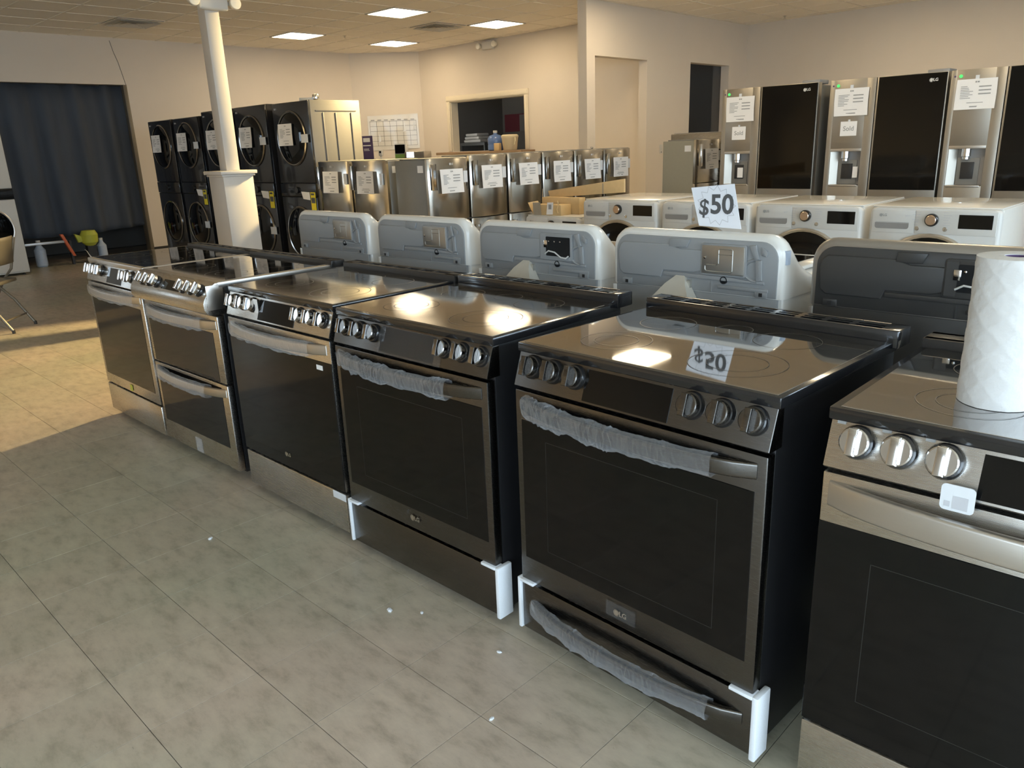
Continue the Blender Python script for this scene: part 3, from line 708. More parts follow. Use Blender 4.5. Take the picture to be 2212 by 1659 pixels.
        hb = B().prism(rr(hx0+.03, hx1-.004, hz0+.012, hz1-.008, .004, 3), 'y', -.0185, -.012).obj('open_terminal_box', 'black_hole', plate)
        B().box(hx0, hx0+.03, -.0185, -.012, hz0, hz1).obj('terminal_bracket', back, hb)
        B().tube([(hx0+.028, -.022, .995), (hx0+.05, -.026, 1.008), (hx0+.085, -.028, 1.004), (hx0+.115, -.026, .985), (hx0+.14, -.026, .982), (hx0+.152, -.022, .992)], .003, 8).obj('wire', 'white_plastic', hb)
        for q in (.445, .475, .505): B().lathe([(.004, -.018), (.004, -.024), (.001, -.025)], (q, 0, 1.045), 'y', 8).obj('terminal_screw', 'chrome', hb)
        B().box(hx0+.02, hx0+.04, -.0225, -.0185, 1.02, 1.05, .002).obj('terminal_tab', 'chrome', hb)
    B().lathe([(.013, -.0065), (.013, -.0135), (.010, -.0135), (.010, -.0075), (.001, -.0075)], (.478, 0, .955), 'y', 16).obj('cord_grommet', 'black_hole', plate)
    for q in (.075, .615):
        k = B().box(q-.022, q+.022, -.011, -.005, .908, .930, .002).obj('hinge_tab', back, plate); B().box(q-.006, q+.006, -.0125, -.0105, .912, .924).obj('slot', 'black_plastic', k)
    B().box(.005, .0205, -.0035, .001, .02, .9, .001).obj('corner_strip', body, t)
    if bracket:
        br = B().loft([[(.205, -.075, .860), (.385, -.075, .860), (.385, -.004, .860), (.205, -.004, .860)], [(.262, -.040, .930), (.345, -.040, .930), (.345, -.006, .930), (.262, -.006, .930)], [(.290, -.012, .958), (.325, -.012, .958), (.325, -.006, .958), (.290, -.006, .958)]]).obj('rear_bracket', 'bracket_paint', t, ang=20)
        B().box(.340, .352, -.02, -.006, .885, .945).obj('bracket_flange', 'galvanised', br)
    return t
YT = .945
top_loader('white top-load washer at the far left of its row, beside the column', -2.64, YT)
top_loader('white top-load washer second from the column, plain metal hatch cover', -1.885, YT)
top_loader('white top-load washer with an open black terminal box and loose wire on its back', -1.135, YT, hatch='open', bracket=True)
top_loader('white top-load washer under the fifty dollar paper sign', -.385, YT, bracket=True)
top_loader('dark graphite top-load washer with its pressed back showing behind the paper towel', .385, YT, dark=True, hatch='open')
t5 = bpy.data.objects['top_load_washer.003']
B().box(.66, .6925, .010, .03, 1.02, 1.065).obj('tape', 'pale_blue', t5)

# price sign leaning on washer 4
sg = thing('price_sign', 'white fifty dollar paper sign standing on a washer console', 'sign', (.005, 1.035, 1.118), -.02)
sh = B().prism([(-.112, .137), (.058, .152), (.092, 0), (-.075, .005)], 'y', 0, .0012).obj('card', 'paper_skylit', sg, False)
b = B(); cx, cz = -.008, .078; P = []
for i in range(26):
    a = 2*PI*i/26; r = (.074, .056)[i % 2]; P.append((cx + r*1.02*math.cos(a) - .10*r*math.sin(a), cz + r*.92*math.sin(a)))
for i in range(26):
    (x0, z0), (x1, z1) = P[i], P[(i+1) % 26]; dx, dz = x1-x0, z1-z0; L_ = math.hypot(dx, dz); nx, nz = -dz/L_*.0007, dx/L_*.0007
    b.quad((x0-nx, -.0006, z0-nz), (x1-nx, -.0006, z1-nz), (x1+nx, -.0006, z1+nz), (x0+nx, -.0006, z0+nz))
b.obj('starburst', 'ink_pale', sh, False)
text('$', 'ink', .078, sh, (-.056, -.0012, .068), name='dollar_mark', thick=.014, roll=.06)
text('50', 'ink', .092, sh, (.014, -.0012, .079), name='price_digits', thick=.025, roll=-.02)

# ------------------------------------------------------------------ front-load washers
def ringdoor(t, x, z, R_, y, rim='steel_satin', glass='black_glass', name='door'):
    d = B().lathe([(R_, y+.01), (R_, y-.012), (R_-.010, y-.020), (R_-.022, y-.016), (R_-.024, y+.01)], (x, 0, z), 'y', 40).obj(name, rim, t, ang=40)
    B().lathe([(R_-.022, y-.010), (R_*.72, y-.030), (R_*.4, y-.040), (.001, y-.042)], (x, 0, z), 'y', 40).obj('door_glass', glass, d, ang=60)
    return d
def front_loader(label, x, y, w=.69, h=1.0, rz=0, compact=False):
    t = thing('front_load_washer', label, 'washing machine', (x, y, 0), rz, 'white front-load washers')
    dp = .74 if not compact else .60
    B().box(.0, w, .03, dp, .03, h-.004, .008, 2).obj('cabinet', 'white_enamel', t)
    for a in (.06, w-.06):
        for q in (.08, dp-.08): B().lathe([(.02, 0), (.02, .012), (.01, .014), (.01, .04)], (a, q, 0), n=10).obj('leveling_leg', 'black_plastic', t)
    B().box(.006, w-.006, .02, dp-.006, h-.005, h+.004, .004, 2).obj('top_panel', 'white_enamel', t)
    # front face: bowed outward near the middle
    fr = [[(p[0], yy, p[1]) for p in rr(a, w-a, .06, h-.005, .03, 4)] for yy, a in ((.032, .0), (.006, .001), (-.004, .008), (-.008, .02))]
    B().loft(fr).obj('front_panel', 'white_plastic', t, ang=50)
    pz = h-.012; ph = .135 if not compact else .10
    for (a, c) in ((.018, .255), (.258, w-.018)):
        B().box(a, c, -.0125, -.006, pz-ph, pz-.004, .004).obj('fascia', 'white_plastic', t)
    drw = B().prism(rr(.036, .225, pz-.112, pz-.078, .014, 4, (1, 1, .1, .1)), 'y', -.0135, -.011).obj('drawer_pull', 'side_light', t)
    B().box(.040, .225, -.0138, -.0134, pz-.076, pz-.074).obj('seam', 'ink_grey', drw)
    logo('ink_grey', .020, t, (.080, -.0150, pz-.035))
    for q in range(3): B().box(.20, .23-.01*q, -.0138, -.0130, pz-.034-.004*q, pz-.0325-.004*q).obj('small_print', 'ink_pale', t)
    kx, kz = w*.502, pz-.055
    k = B().lathe([(.036, -.012), (.036, -.026), (.030, -.029), (.001, -.029)], (kx, 0, kz), 'y', 32).obj('dial', 'black_gloss', t, ang=35)
    B().lathe([(.028, -.028), (.028, -.040), (.025, -.043), (.001, -.043)], (kx, 0, kz), 'y', 32).obj('dial_cap', 'rose_metal', k, ang=35)
    b = B()
    for q in range(6): b.box(kx-.095-.010*(q in (1, 3)), kx-.06-.003*q, -.0136, -.0128, pz-.014-.014*q, pz-.0122-.014*q); b.box(kx+.058, kx+.085+.008*((q*2) % 3), -.0136, -.0128, pz-.014-.014*q, pz-.0122-.014*q)
    b.obj('cycle_print', 'ink_pale', t, False)
    for q in (-.075, .072): B().lathe([(.012, -.012), (.012, -.0145), (.010, -.0150), (.001, -.0150)], (kx+q, 0, pz-.105), 'y', 18).obj('button', 'chrome', t)
    B().box(w*.70, w*.945, -.0140, -.0115, pz-.098, pz-.022, .001, 1).obj('display', 'black_glass', t)
    ringdoor(t, w/2, h-.428 if not compact else h-.39, .285 if not compact else .235, -.008)
    B().box(w-.055, w-.028, -.0095, -.0075, h-.235, h-.195).obj('badge_label', 'side_light', t)
    B().box(.022, .045, -.0095, -.0075, h-.225, h-.200).obj('badge_label', 'side_light', t)
    return t
YW = 3.42
front_loader('white front-load washer nearest the long cardboard box', -2.52, YW)
front_loader('white front-load washer half hidden behind the fifty dollar sign', -1.79, YW)
front_loader('white front-load washer between the fifty dollar sign and the rightmost washer', -1.06, YW)
front_loader('rightmost white front-load washer, above the graphite washer', -.325, YW)
front_loader('small low white washer under the opened cardboard box', -3.20, 3.48, .60, .85, compact=True)

# cardboard boxes on the washers
t = thing('cardboard_box', 'long flat tan cardboard box lying across the washers', 'box', (-3.17, 3.66, .855), -.02)
b = B().box(.0, .42, .0, .08, .0, .135, .002); b.obj('box_tray', 'cardboard', t)
B().loft([[(.02, -.02, .135), (.02, -.014, .135)], [(-.01, .02, .205), (-.01, .026, .205)]], cap=False, closed=False).obj('end_flap', 'cardboard_in', t)
lid = B().prism([(.02, .125), (.82, .180), (.82, .285), (.0, .182)], 'y', .08, .10, .001).obj('long_flap', 'cardboard', t)
B().prism([(.60, .166), (.612, .1665), (.612, .25), (.60, .248)], 'y', .0785, .0795).obj('crease', 'cardboard_in', lid)
t = thing('cardboard_box', 'small opened cardboard box with white shipping label on the low washer', 'box', (-3.19, 3.50, .855), .03)
B().box(.06, .36, .0, .14, .0, .085, .002).obj('box_tray', 'cardboard', t)
B().loft([[(.06, .0, .0), (.06, .14, .0)], [(.0, .0, .10), (-.005, .14, .105)]], cap=False, closed=False).obj('end_flap', 'cardboard', t, False)
B().quad((.06, -.001, .0), (.15, -.001, .0), (.155, -.02, .105), (.08, -.03, .105)).obj('side_flap', 'cardboard_in', t, False)
lb = B().quad((.205, -.003, .005), (.275, -.003, .008), (.29, -.012, .108), (.225, -.012, .105)).obj('shipping_label', 'paper', t, False)
b = B()
for i in range(9): x = .235 + .0012*i*3; b.quad((x, -.0095, .05), (x+.0016, -.0095, .05), (x+.0036, -.0125, .09), (x+.002, -.0125, .09))
b.obj('barcode', 'ink', lb, False)
B().tube([(.33, -.004, .02), (.325, -.012, .05), (.34, -.008, .09), (.333, -.01, .12)], .005, 6).obj('torn_strip', 'cardboard', t)

# ------------------------------------------------------------------ stacked black dryers over washers
def tower(label, x, y, white=False, rz=0, light_side=False, tape=True, h=1.935, energy=True, sheet=0, grp='stacked black laundry towers'):
    w, dp = .69, .62
    bodym, frontm = ('white_enamel', 'white_enamel') if white else ('tower_black', 'tower_black')
    t = thing('laundry_tower', label, 'laundry tower', (x, y, 0), rz, grp)
    B().box(.0, w, .02, dp, .03, h, .006).obj('cabinet', 'tower_grey' if light_side else bodym, t)
    for a in (.06, w-.06):
        for q in (.08, dp-.08): B().lathe([(.02, 0), (.02, .012), (.01, .014), (.01, .04)], (a, q, 0), n=10).obj('leveling_leg', 'black_plastic', t)
    if light_side:
        for q in (.16, .31, .50): B().box(w-.001, w+.006, q, q+.012, 1.05, h-.12, .003).obj('side_rib', 'tower_grey', t)
        B().box(w-.001, w+.004, .08, dp-.05, h-.11, h-.095, .002).obj('side_rib', 'tower_grey', t)
    zc = 1.02
    B().box(.002, w-.002, -.006, .022, .05, zc-.03, .010, 3).obj('washer_front', frontm, t)
    B().box(.002, w-.002, -.006, .022, zc+.11, h-.004, .010, 3).obj('dryer_front', frontm, t)
    c = B().box(.002, w-.002, -.010, .022, zc-.028, zc+.108, .006, 2).obj('control_strip', 'black_gloss', t)
    B().lathe([(.034, -.010), (.034, -.028), (.03, -.031), (.001, -.031)], (w/2, 0, zc+.04), 'y', 24).obj('dial', 'black_gloss' if not white else 'chrome', c)
    for zz in (.62, 1.575):
        d = ringdoor(t, w/2, zz, .275, -.006, 'dark_chrome' if not white else 'steel_satin')
        if tape: B().box(w/2+.20, w/2+.33, -.032, -.0285, zz-.045, zz+.035).obj('shipping_tape', 'tape_white', d)
    logo('ink_pale', .022, t, (.07, -.0085, h-.06))
    if sheet: notice(t, (w*.44, -.052, 1.615), w=.27, h=.215, seed=sheet)
    if energy:
        e = B().box(w-.11, w-.02, -.0122, -.0105, .86, 1.04).obj('energy_label', 'energy_yellow', t); B().box(w-.10, w-.03, -.0126, -.0121, .93, .985).box(w-.10, w-.04, -.0126, -.0121, 1.01, 1.03).obj('print', 'ink', e, False)
        B().prism([(w-.25, .97), (w-.12, .96), (w-.12, 1.04), (w-.28, 1.045)], 'y', -.014, -.0125).obj('info_label', 'paper', t)
    return t
tower('black laundry tower nearest the navy curtain, leftmost of the five', -9.60, 3.02, sheet=1, tape=False, energy=False, h=1.905)
tower('black laundry tower with white tape on its door, second from the curtain', -8.83, 3.02, sheet=2, h=1.905)
tower('black laundry tower half hidden behind the white column', -8.02, 3.02, sheet=3, h=1.945)
tower('black laundry tower just right of the column, yellow energy label below', -7.21, 3.02, sheet=4, h=1.945)
lt = tower('black laundry tower with a pale grey ribbed side, next to the fridges', -6.375, 3.02, sheet=5, light_side=True, h=1.935)
t = thing('door_hardware', 'small silver fitting lying on top of the grey sided laundry tower', 'hardware', (-5.80, 3.14, 1.9355), .6)
B().lathe([(.02, 0), (.032, .01), (.036, .035), (.03, .055), (.001, .06)], (.05, 0, 0), n=16).obj('round_cap', 'chrome', t)
B().box(-.12, .04, -.022, .022, .0, .028, .004).obj('plate', 'alu', t)
tower('white laundry tower cut off by the left edge of the photo', -10.57, .83, white=True, rz=PI/2, tape=False, energy=False, h=1.94, grp='white laundry tower')

# ------------------------------------------------------------------ small top-freezer fridges
def small_fridge(label, x, y, rz, h=1.36, w=.475, d=.47, seed=1, sticker=True, sheet=True, split=.80, side='side_grey'):
    """local: front faces -Y, x 0..w"""
    t = thing('small_fridge', label, 'refrigerator', (x, y, 0), rz, 'small stainless top-freezer fridges')
    B().box(.004, w-.004, .05, d, .03, h-.012, .006).obj('cabinet', side, t)
    for a in (.05, w-.05):
        for q in (.10, d-.05): B().lathe([(.018, 0), (.018, .012), (.01, .014), (.01, .04)], (a, q, 0), n=10).obj('leveling_leg', 'black_plastic', t)
    def prof(k=0):
        pts = [(.0, .046), (.0, .02)]
        for i in range(13):
            u = i/12; pts.append((.006 + (w-.012)*u, .016 - .030*(1-(2*u-1)**2)))
        pts += [(w, .02), (w, .046)]
        return pts
    dn = B().prism(prof(), 'z', split+.004, h-.006, .004).obj('freezer_door', 'steel_v', t, ang=40)
    db = B().prism(prof(), 'z', .05, split-.004, .004).obj('fridge_door', 'steel_v', t, ang=40)
    for dd, z0, z1 in ((dn, h-.27, h-.05), (db, split-.36, split-.06)):
        hd = B().prism([(.022, -.002), (.022, -.022), (.028, -.030), (.052, -.032), (.058, -.024), (.058, -.016)], 'z', z0, z1, .002).obj('handle', 'chrome', dd, ang=40)
        B().box(.059, .070, -.021, -.012, z0, z1, .001).obj('finger_recess', 'black_plastic', hd)
    B().box(.02, w-.02, .02, d-.05, h-.0125, h-.001, .004).obj('top_cover', 'side_grey', t)
    logo('white_plastic', .022, dn, (w*.52, -.0185, h-.055)); 
    if sheet: notice(dn, (w*.50, -.026, h-.200), seed=10+seed, w=.265, h=.205)
    B().box(w-.075, w-.030, -.008, -.001, h-.22, h-.12).obj('feature_label', 'tape_white', dn)
    if sticker: B().box(-.0005+.004, .0045, .08, .155, h-.12, h-.06).obj('side_sticker', 'paper', t); B().box(w-.0045, w-.0030, .09, .15, h-.12, h-.06).obj('side_sticker', 'paper', t)
    return t
FX = -3.90; fy = (3.02, 3.52, 4.02, 4.52, 5.02, 5.52)
FL = ('small stainless fridge with its grey side showing, nearest of the row facing right', 'small stainless fridge second in the row, beside the grey sided one', 'small stainless fridge third in the row, left of the cardboard box end',
      'small stainless fridge behind the left end of the long cardboard box', 'small stainless fridge second from the far end of the row', 'small stainless fridge at the far end of its row by the partition wall')
for k, y in enumerate(fy): small_fridge(FL[k], FX, y, PI/2, seed=k, h=1.345 if k == 0 else 1.36)
small_fridge('small dark stainless fridge right beside the grey ribbed laundry tower', -5.56, 2.97, 0, h=1.345, w=.535, seed=7)
small_fridge('small dark stainless fridge tucked against the grey sided fridge', -4.985, 2.965, 0, h=1.345, w=.535, seed=8)
small_fridge('small olive grey fridge standing alone beside the tall double-door fridges', -2.95, 5.82, PI/2, h=1.42, w=.47, d=.42, seed=9, split=.98, side='side_olive')

# ------------------------------------------------------------------ tall side-by-side fridges
def tall_fridge(label, x, y, sold=False, h=1.845, extra=None):
    w, wl, d = .905, .375, .72
    t = thing('side_by_side_fridge', label, 'refrigerator', (x, y, 0), 0, 'tall side-by-side fridges')
    B().box(.004, w-.004, .075, d, .03, h-.02, .006).obj('cabinet', 'side_grey', t)
    for a in (.06, w-.06):
        for q in (.12, d-.06): B().lathe([(.02, 0), (.02, .012), (.01, .014), (.01, .04)], (a, q, 0), n=10).obj('leveling_leg', 'black_plastic', t)
    # freezer door with dispenser recess: built as a frame round the niche
    dx0, dx1, dz0, dz1 = .045, .300, 1.00, 1.275
    fd = B().box(.002, dx0, .0, .07, .06, h, .004).box(dx1, wl, .0, .07, .06, h, .004).box(dx0-.004, dx1+.004, .0, .07, .06, dz0, .004).box(dx0-.004, dx1+.004, .0, .07, dz1, h, .004).obj('freezer_door', 'fridge_steel', t)
    n_ = B().box(dx0, dx1, .055, .068, dz0, dz1).obj('dispenser_niche', 'side_light', fd)
    B().prism([(dx0, .0), (dx0+.004, .0), (dx0+.06, .055), (dx0, .055)], 'z', dz0, dz1).obj('niche_side', 'fridge_steel', n_)
    B().box(dx0+.06, dx1-.04, .046, .056, dz0+.006, dz1-.07, .002).obj('niche_panel', 'side_grey', n_)
    B().lathe([(.034, 0), (.034, -.055), (.026, -.06), (.026, -.078), (.01, -.08)], (.165, .032, dz1), n=20).obj('spout', 'chrome', n_)
    B().box(.135, .225, .038, .048, dz0+.05, dz1-.10, .003).obj('paddle', 'black_plastic', n_)
    B().box(dx0, dx1, -.003, .004, dz1, dz1+.022, .001).obj('dispenser_buttons', 'steel_satin', fd)
    B().box(dx0+.01, dx1-.01, -.004, .05, dz0-.012, dz0+.004, .003).obj('drip_tray', 'steel_satin', n_)
    B().lathe([(.012, -.002), (.012, -.004), (.001, -.004)], (.070, 0, h-.045), 'y', 14).obj('green_dot', 'green_emissive', fd)  # small green dot with faint emission
    B().lathe([(.007, -.001), (.007, -.003), (.001, -.003)], (.030, 0, h-.045), 'y', 12).obj('sensor_dot', 'purple', fd)
    rd = B().box(wl+.006, w-.002, .0, .07, .06, h, .004).obj('fridge_door', 'fridge_steel', t)
    B().box(wl+.020, w-.008, -.004, .003, .965, h-.004, .001, 1).obj('dark_glass_panel', 'black_glass', rd)
    logo('white_plastic', .030, rd, (w-.10, -.0065, h-.055))
    B().box(w-.16, w-.004, .02, .20, h-.012, h+.022, .005).obj('hinge_cover', 'side_light', t)
    notice(fd, (.185, -.004, h-.178), w=.275, h=.215, seed=30 + int(x*10) % 5, curl=.002)
    B().box(.17, .195, -.004, -.0005, h-.075, h-.045).obj('tape', 'tape_white', fd)
    if sold:
        s = B().box(.115, .250, -.0025, -.0010, h-.445, h-.330).obj('sold_card', 'paper', fd)
        text('Sold', 'ink_grey', .052, s, (.1825, -.0032, h-.388), thick=.01)
        B().box(.175, .192, -.004, -.0005, h-.333, h-.315).obj('tape', 'tape_white', fd)
    if extra: B().box(*extra, .030, .034, 1.06, 1.15).obj('info_card', 'paper', n_)
    return t
tall_fridge('tall fridge with sold card, leftmost of the three dark glass door fridges', -2.455, 5.40, True, extra=(.17, .225))
tall_fridge('tall fridge with sold card, middle of the three dark glass door fridges', -1.455, 5.40, True, extra=(.235, .275))
tall_fridge('tall fridge without a sold card, cut off by the right edge', -.535, 5.40, False)
t = thing('upright_freezer', 'grey upright fridge mostly hidden behind the lone small fridge', 'refrigerator', (-3.62, 6.42, 0), 0)
B().box(0, .88, .0, .66, .03, 1.49, .006).obj('cabinet', 'side_light', t)
B().box(.0, .88, -.06, -.002, .05, 1.48, .006).obj('door', 'steel', t)
for z in (.95, 1.18, 1.30): B().box(.0, .88, -.0612, -.0595, z, z+.01).obj('door_seam', 'black_hole', t)
for a in (.06, .82): B().box(a-.02, a+.02, .1, .5, 0, .032).obj('base_rail', 'black_plastic', t)

# ------------------------------------------------------------------ column, counter, wall things
cl = thing('support_column', 'white square column on a boxed pedestal with moulded cap', 'column', (-5.54, 2.04, 0))
B().box(-.14, .14, -.145, .145, 0, 1.25, .003).obj('pedestal', 'column_paint', cl)
B().box(-.155, .155, -.16, .16, 1.25, 1.268, .005).obj('cap_moulding', 'column_paint', cl); B().box(-.172, .172, -.177, .177, 1.268, 1.30, .006).obj('cap', 'column_paint', cl)
B().box(-.065, .065, -.065, .065, 1.30, CEIL-.005, .006).obj('post', 'column_paint', cl)
def emergency(label, loc, rz):
    t = thing('emergency_light', label, 'emergency light', loc, rz)
    B().box(-.13, .13, -.065, 0, -.055, .075, .018, 3).obj('housing', 'white_plastic', t, ang=50)
    for s in (-1, 1):
        B().lathe([(.03, -.02), (.045, -.05), (.05, -.09), (.046, -.095), (.001, -.098)], (s*.185, .0, .01), 'y', 20).obj('lamp_head', 'lamp_lens', t)
        B().box(min(s*.12, s*.19), max(s*.12, s*.19), -.035, -.015, -.005, .02).obj('arm', 'white_plastic', t)
    return t
emergency('white twin-head emergency light fixed on the white column', (-5.475, 2.04, 2.68), PI/2)
emergency('white emergency light high on the tan wall', (-8.57, YB, 3.04), 0)
# calendar board on the angled wall
ang_rz = math.atan2(YB-7.5, -10.42-XL)
mid = Vector((XL, 7.5, 0))*.44 + Vector((-10.42, YB, 0))*.56
t = thing('calendar_board', 'white wipe-clean calendar poster with grid on the angled wall', 'calendar', (mid.x + .005*math.sin(ang_rz), mid.y - .005*math.cos(ang_rz), 1.43), ang_rz)
CW, CH = .47, .62
sh = B().loft([[(-CW + 2*CW*i/10, -.006-.006*math.sin(i*1.7+z*5), z + .02*i/10) for i in range(11)] for z in (0, CH/2, CH)], cap=False, closed=False).obj('poster', 'white_enamel', t)
b = B()
for i in range(8): x = -CW+.04 + (2*CW-.08)*i/7; b.box(x-.002, x+.002, -.0155, -.0145, .08, CH-.10)
for j in range(6): z = .08 + (CH-.18)*j/5; b.box(-CW+.04, CW-.04, -.0155, -.0145, z-.002, z+.002)
b.obj('grid_lines', 'ink', sh, False)
for i in range(7): x = -CW+.06 + (2*CW-.08)*i/7; B().box(x, x+.07, -.0155, -.0145, CH-.085, CH-.07).obj('day_name', 'ink_grey', sh, False)
for x, z, r in ((-.27, .22, .035), (.20, .40, .04), (.38, .42, .035)): B().prism([(x-r*.5, z-r*2), (x+r*.7, z-r*1.5), (x+r*.2, z+r*2.4)], 'y', -.0156, -.0148).obj('white_mark', 'foam', sh, False)
# service counter behind the fridges with its small things
ct = thing('service_counter', 'dark service counter top just seen above the small fridges', 'counter', (-8.4, 6.0, 0))
B().box(-.75, .75, 0, .5, 0, 1.26).obj('counter_body', 'counter_dark', ct); B().box(-.8, .8, -.04, .54, 1.26, 1.30, .006).obj('worktop', 'counter_dark', ct)
t = thing('brochure_stand', 'purple upright sign card on the service counter', 'sign', (-8.93, 6.05, 1.301), .4)
sc = B().box(-.105, .105, 0, .006, 0, .35).obj('card', 'purple', t); B().box(-.06, .06, -.002, 0, .26, .32).obj('white_panel', 'paper', sc); B().box(-.07, .07, -.002, 0, .20, .215).box(-.06, .03, -.002, 0, .15, .16).box(-.06, .04, -.002, 0, .13, .138).obj('print', 'paper', sc)
B().box(-.11, .11, -.03, .05, -.001, .006).obj('foot', 'black_plastic', t)
t = thing('security_camera', 'small white camera standing on the service counter', 'camera', (-8.66, 6.1, 1.301), .5)
B().lathe([(.03, 0), (.03, .01), (.012, .015), (.012, .05)], n=14).obj('base', 'white_plastic', t); cb = B().box(-.032, .032, -.02, .03, .045, .14, .014, 3).obj('head', 'white_plastic', t); B().lathe([(.016, -.02), (.016, -.024), (.001, -.024)], (0, 0, .105), 'y', 14).obj('lens', 'black_glass', cb)
t = thing('payment_terminal', 'wedge shaped card holder with dark and green front on the counter', 'display', (-8.13, 6.06, 1.301), .5)
B().prism([(0, 0), (.15, 0), (.13, .10), (.06, .215), (.02, .215)], 'x', -.09, .09, .004).obj('housing', 'white_plastic', t)
B().box(-.08, .08, -.004, .0, .075, .20).obj('screen', 'black_glass', t); B().box(-.08, .08, -.005, .0, .01, .065).obj('green_band', 'green_print', t)
t = thing('till', 'silver box with a lit white screen on the counter', 'till', (-7.78, 6.04, 1.301), .3)
B().box(-.17, .17, 0, .2, 0, .095, .006).obj('case', 'steel_satin', t); B().box(-.13, -.01, -.006, 0, .012, .09).obj('lit_screen', 'lit_tablet', t)
# things on the pass-through sill
zs = wz0-.004
t = thing('water_jug', 'blue water cooler jug with white cap on the window sill', 'water jug', (-8.33, 8.28, zs))
B().lathe([(.11, 0), (.135, .015), (.135, .085), (.128, .10), (.135, .115), (.135, .20), (.10, .245), (.035, .265), (.03, .29), (.001, .291)], n=24).obj('bottle', 'jug_blue', t, ang=50)
B().lathe([(.034, .285), (.036, .29), (.036, .325), (.001, .327)], n=16).obj('cap', 'white_plastic', t)
t = thing('drink_cooler', 'cream round drinks cooler beside the blue water jug', 'cooler', (-7.99, 8.28, zs))
B().lathe([(.10, 0), (.115, .01), (.14, .20), (.145, .205), (.145, .235), (.12, .25), (.001, .252)], n=24).obj('tub', 'cooler_cream', t, ang=50)
B().tube([(.142, -.02, .20), (.17, -.05, .15), (.155, -.06, .09)], .008, 8).obj('bail_handle', 'cooler_cream', t)
t = thing('small_carton', 'small tan carton in front of the blue water jug', 'box', (-8.17, 8.165, zs), .2)
B().box(-.05, .05, -.04, .04, 0, .12, .003).obj('carton_body', 'cardboard', t); B().box(-.05, .05, -.006, .006, .1195, .1212).obj('tape', 'tape_white', t)
# dim store room seen through the window
t = thing('wall_banner', 'dark red banner on the far wall of the dim storeroom', 'banner', (-10.2, 11.38, 1.72))
bn = B().box(-.9, 1.3, -.02, 0, 0, .36, .003).obj('banner_cloth', 'maroon', t); B().box(-.45, -.1, -.024, -.02, .0, .34).obj('panel', 'side_grey', bn)
t = thing('towel_stack', 'folded white cloths stacked on a shelf in the dim storeroom', 'linen', (-11.0, 10.2, 1.52), -.2)
for k in range(3): B().box(-.02+.04*k, .62-.06*k, -.15, .15, .06*k, .055+.06*k, .02, 3).obj('folded_cloth', 'towel_white', t)
t = thing('storeroom_shelf', 'dark shelf unit under the cloths in the dim storeroom', 'shelf', (-10.7, 10.2, 0), -.2)
B().box(-.45, .5, -.22, .22, 1.46, 1.515).obj('shelf_board', 'counter_dark', t)
for a in (-.43, .46): B().box(a-.02, a+.02, -.2, .2, 0, 1.46).obj('shelf_side', 'counter_dark', t)
t = thing('storeroom_fridge', 'black fridge with a pale handle in the dim storeroom', 'refrigerator', (-8.9, 10.4, 0), -.3)
B().box(-.4, .4, -.35, .35, .0, 1.78, .01).obj('cabinet', 'black_enamel', t); B().box(-.02, .02, -.39, -.35, 1.2, 1.65, .006).obj('handle', 'black_gloss', t); B().box(-.2, -.13, -.353, -.349, 1.5, 1.6).obj('sticker', 'paper', t)
# wall switch, knob on partition
t = thing('light_switch', 'white light switch plate on the partition by the lone fridge', 'switch', (XP, 8.56, 1.30), PI/2)
sp = B().box(-.04, .04, -.008, 0, -.062, .062, .003).obj('plate', 'white_plastic', t); B().box(-.012, .012, -.016, -.008, -.02, .02, .002).obj('rocker', 'white_plastic', sp); B().box(-.008, .008, -.010, -.0075, -.05, -.035).obj('mark', 'ink', sp)
t = thing('door_stop', 'small dark round fitting on the partition end', 'hardware', (XP, 6.93, 1.36), PI/2)
B().lathe([(.018, 0), (.018, -.012), (.012, -.02), (.001, -.021)], axis='y', n=14).obj('knob', 'dark_chrome', t); B().box(-.01, .01, -.003, 0, -.045, -.015).obj('latch_plate', 'dark_chrome', t)

# ------------------------------------------------------------------ folding chair at far left
t = thing('folding_chair', 'beige metal folding chair cut off by the left edge', 'chair', (-6.70, .20, 0), -.70)
# local: seat faces -Y (front), x across
for s in (-1, 1):
    x = .215*s
    B().tube([(x, .20, .80), (x, .12, .52), (x, .02, .40), (x, -.20, .018)], .013, 8).obj('front_leg', 'chair_metal', t)
    B().tube([(x*.92, -.06, .42), (x*.92, .10, .24), (x*.92, .235, .018)], .013, 8).obj('rear_leg', 'chair_metal', t)
    for yy, xx in ((-.20, x), (.235, x*.92)): B().lathe([(.014, 0), (.014, .03), (.009, .032)], (xx, yy, 0), n=10).obj('rubber_foot', 'black_plastic', t)
B().prism(rr(-.20, .20, -.20, .17, .04, 4), 'z', .415, .445, .008).obj('seat', 'chair_metal', t, ang=50)
B().loft([[(x, .155 + .03*(1-(x/.22)**2) + .012*k, z) for x in [-.21 + .042*i for i in range(11)]] for k, z in ((0, .58), (1, .66), (2.6, .78), (3, .815))], cap=False, closed=False).obj('backrest', 'chair_metal', t)
bpy.context.view_layer.objects.active = None
m_ = [c for c in t.children if c.name.startswith('backrest')][0].modifiers.new('thickness', 'SOLIDIFY'); m_.thickness = .008
B().tube([(-.215, -.135, .13), (.215, -.135, .13)], .008, 8).obj('crossbar', 'chair_metal', t)
B().tube([(-.198, .18, .11), (.198, .18, .11)], .008, 8).obj('crossbar', 'chair_metal', t)

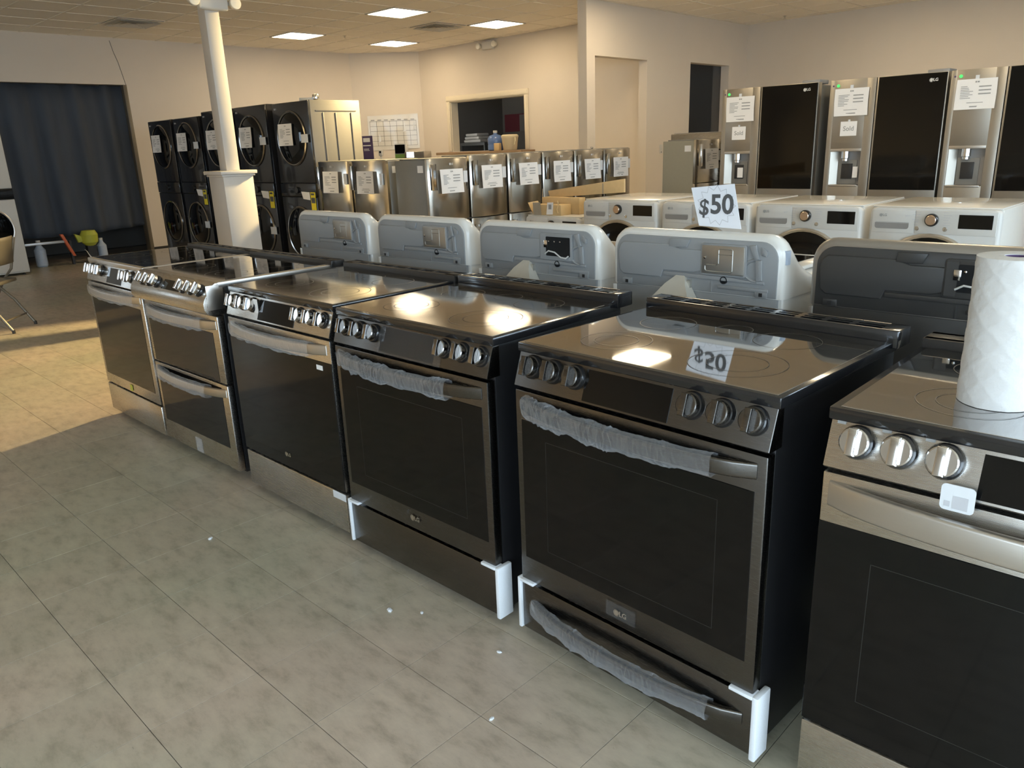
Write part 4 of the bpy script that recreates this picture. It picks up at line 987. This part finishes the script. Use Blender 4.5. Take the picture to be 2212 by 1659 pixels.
# ------------------------------------------------------------------ things under the curtain
t = thing('folded_stepladder', 'pale rail with orange end bracket lying beneath the curtain', 'ladder', (XL+.13, 1.60, 0), 0)
B().box(-.02, .02, .0, .60, .32, .355, .004).obj('rail', 'alu', t)
B().prism([(.52, .44), (.56, .44), (.68, .12), (.64, .12)], 'x', -.03, .03, .004).obj('end_bracket', 'orange_plastic', t)
for y in (.02, .62): B().box(-.025, .025, y, y+.03, 0, .34).obj('support_leg', 'black_plastic', t)
t = thing('yellow_wringer', 'lime yellow plastic part beside the orange bracket under the curtain', 'tool', (XL+.12, 2.45, 0), 0)
B().lathe([(.06, .24), (.11, .29), (.12, .40), (.09, .46), (.001, .46)], (0, .06, 0), n=14).obj('cup', 'lime_plastic', t)
B().prism([(-.14, .43), (.02, .36), (.02, .31), (-.10, .30)], 'x', -.03, .03, .01).obj('arm', 'lime_plastic', t)
B().box(-.05, .05, .0, .12, 0, .245).obj('stand', 'black_plastic', t)
t = thing('plastic_bottle', 'pale blue bottle on the floor under the curtain', 'bottle', (XL+.06, 2.68, 0), 0)
B().lathe([(.05, 0), (.065, .02), (.065, .22), (.03, .27), (.025, .30), (.001, .30)], n=14).obj('bottle_body', 'pale_blue', t); B().lathe([(.028, .30), (.028, .33), (.001, .332)], n=12).obj('cap', 'white_plastic', t)
t = thing('cleaning_bottle', 'pale bottle next to the white laundry tower under the curtain', 'bottle', (XL-.0, 1.86, 0), 0)
B().lathe([(.06, 0), (.075, .02), (.075, .24), (.035, .30), (.03, .345), (.001, .345)], n=14).obj('bottle_body', 'pale_blue', t); B().lathe([(.03, .345), (.03, .375), (.001, .377)], n=12).obj('cap', 'white_plastic', t)
# crumbs of foam on the floor
for k, (x, y) in enumerate(((-1.35, -.36), (-.33, -.14), (-.42, -.20), (.18, -.33), (.0, -.12), (.62, -.42))):
    rnd = random.Random(k); s = .005 + .004*rnd.random()
    o = B().loft([[(s*1.6*math.cos(a)*q, s*math.sin(a)*q, z) for a in [i*PI/3 for i in range(6)]] for q, z in ((.8, 0), (1, s*.4), (.5, s*.8))]).obj('foam_crumb', 'foam')
    o.location = (x, y, .0002); o.rotation_euler = (0, 0, rnd.random()*3)
    tag(o, 'tiny white foam crumb on the floor ' + ('below the double-oven range, furthest left', 'just left of the plain black drawer', 'nearest the plain black drawer front', 'nearest the camera', 'close to the foam corner of the plain drawer', 'in front of the wrapped drawer handle')[k], 'crumb', 'foam crumbs scattered on the floor')
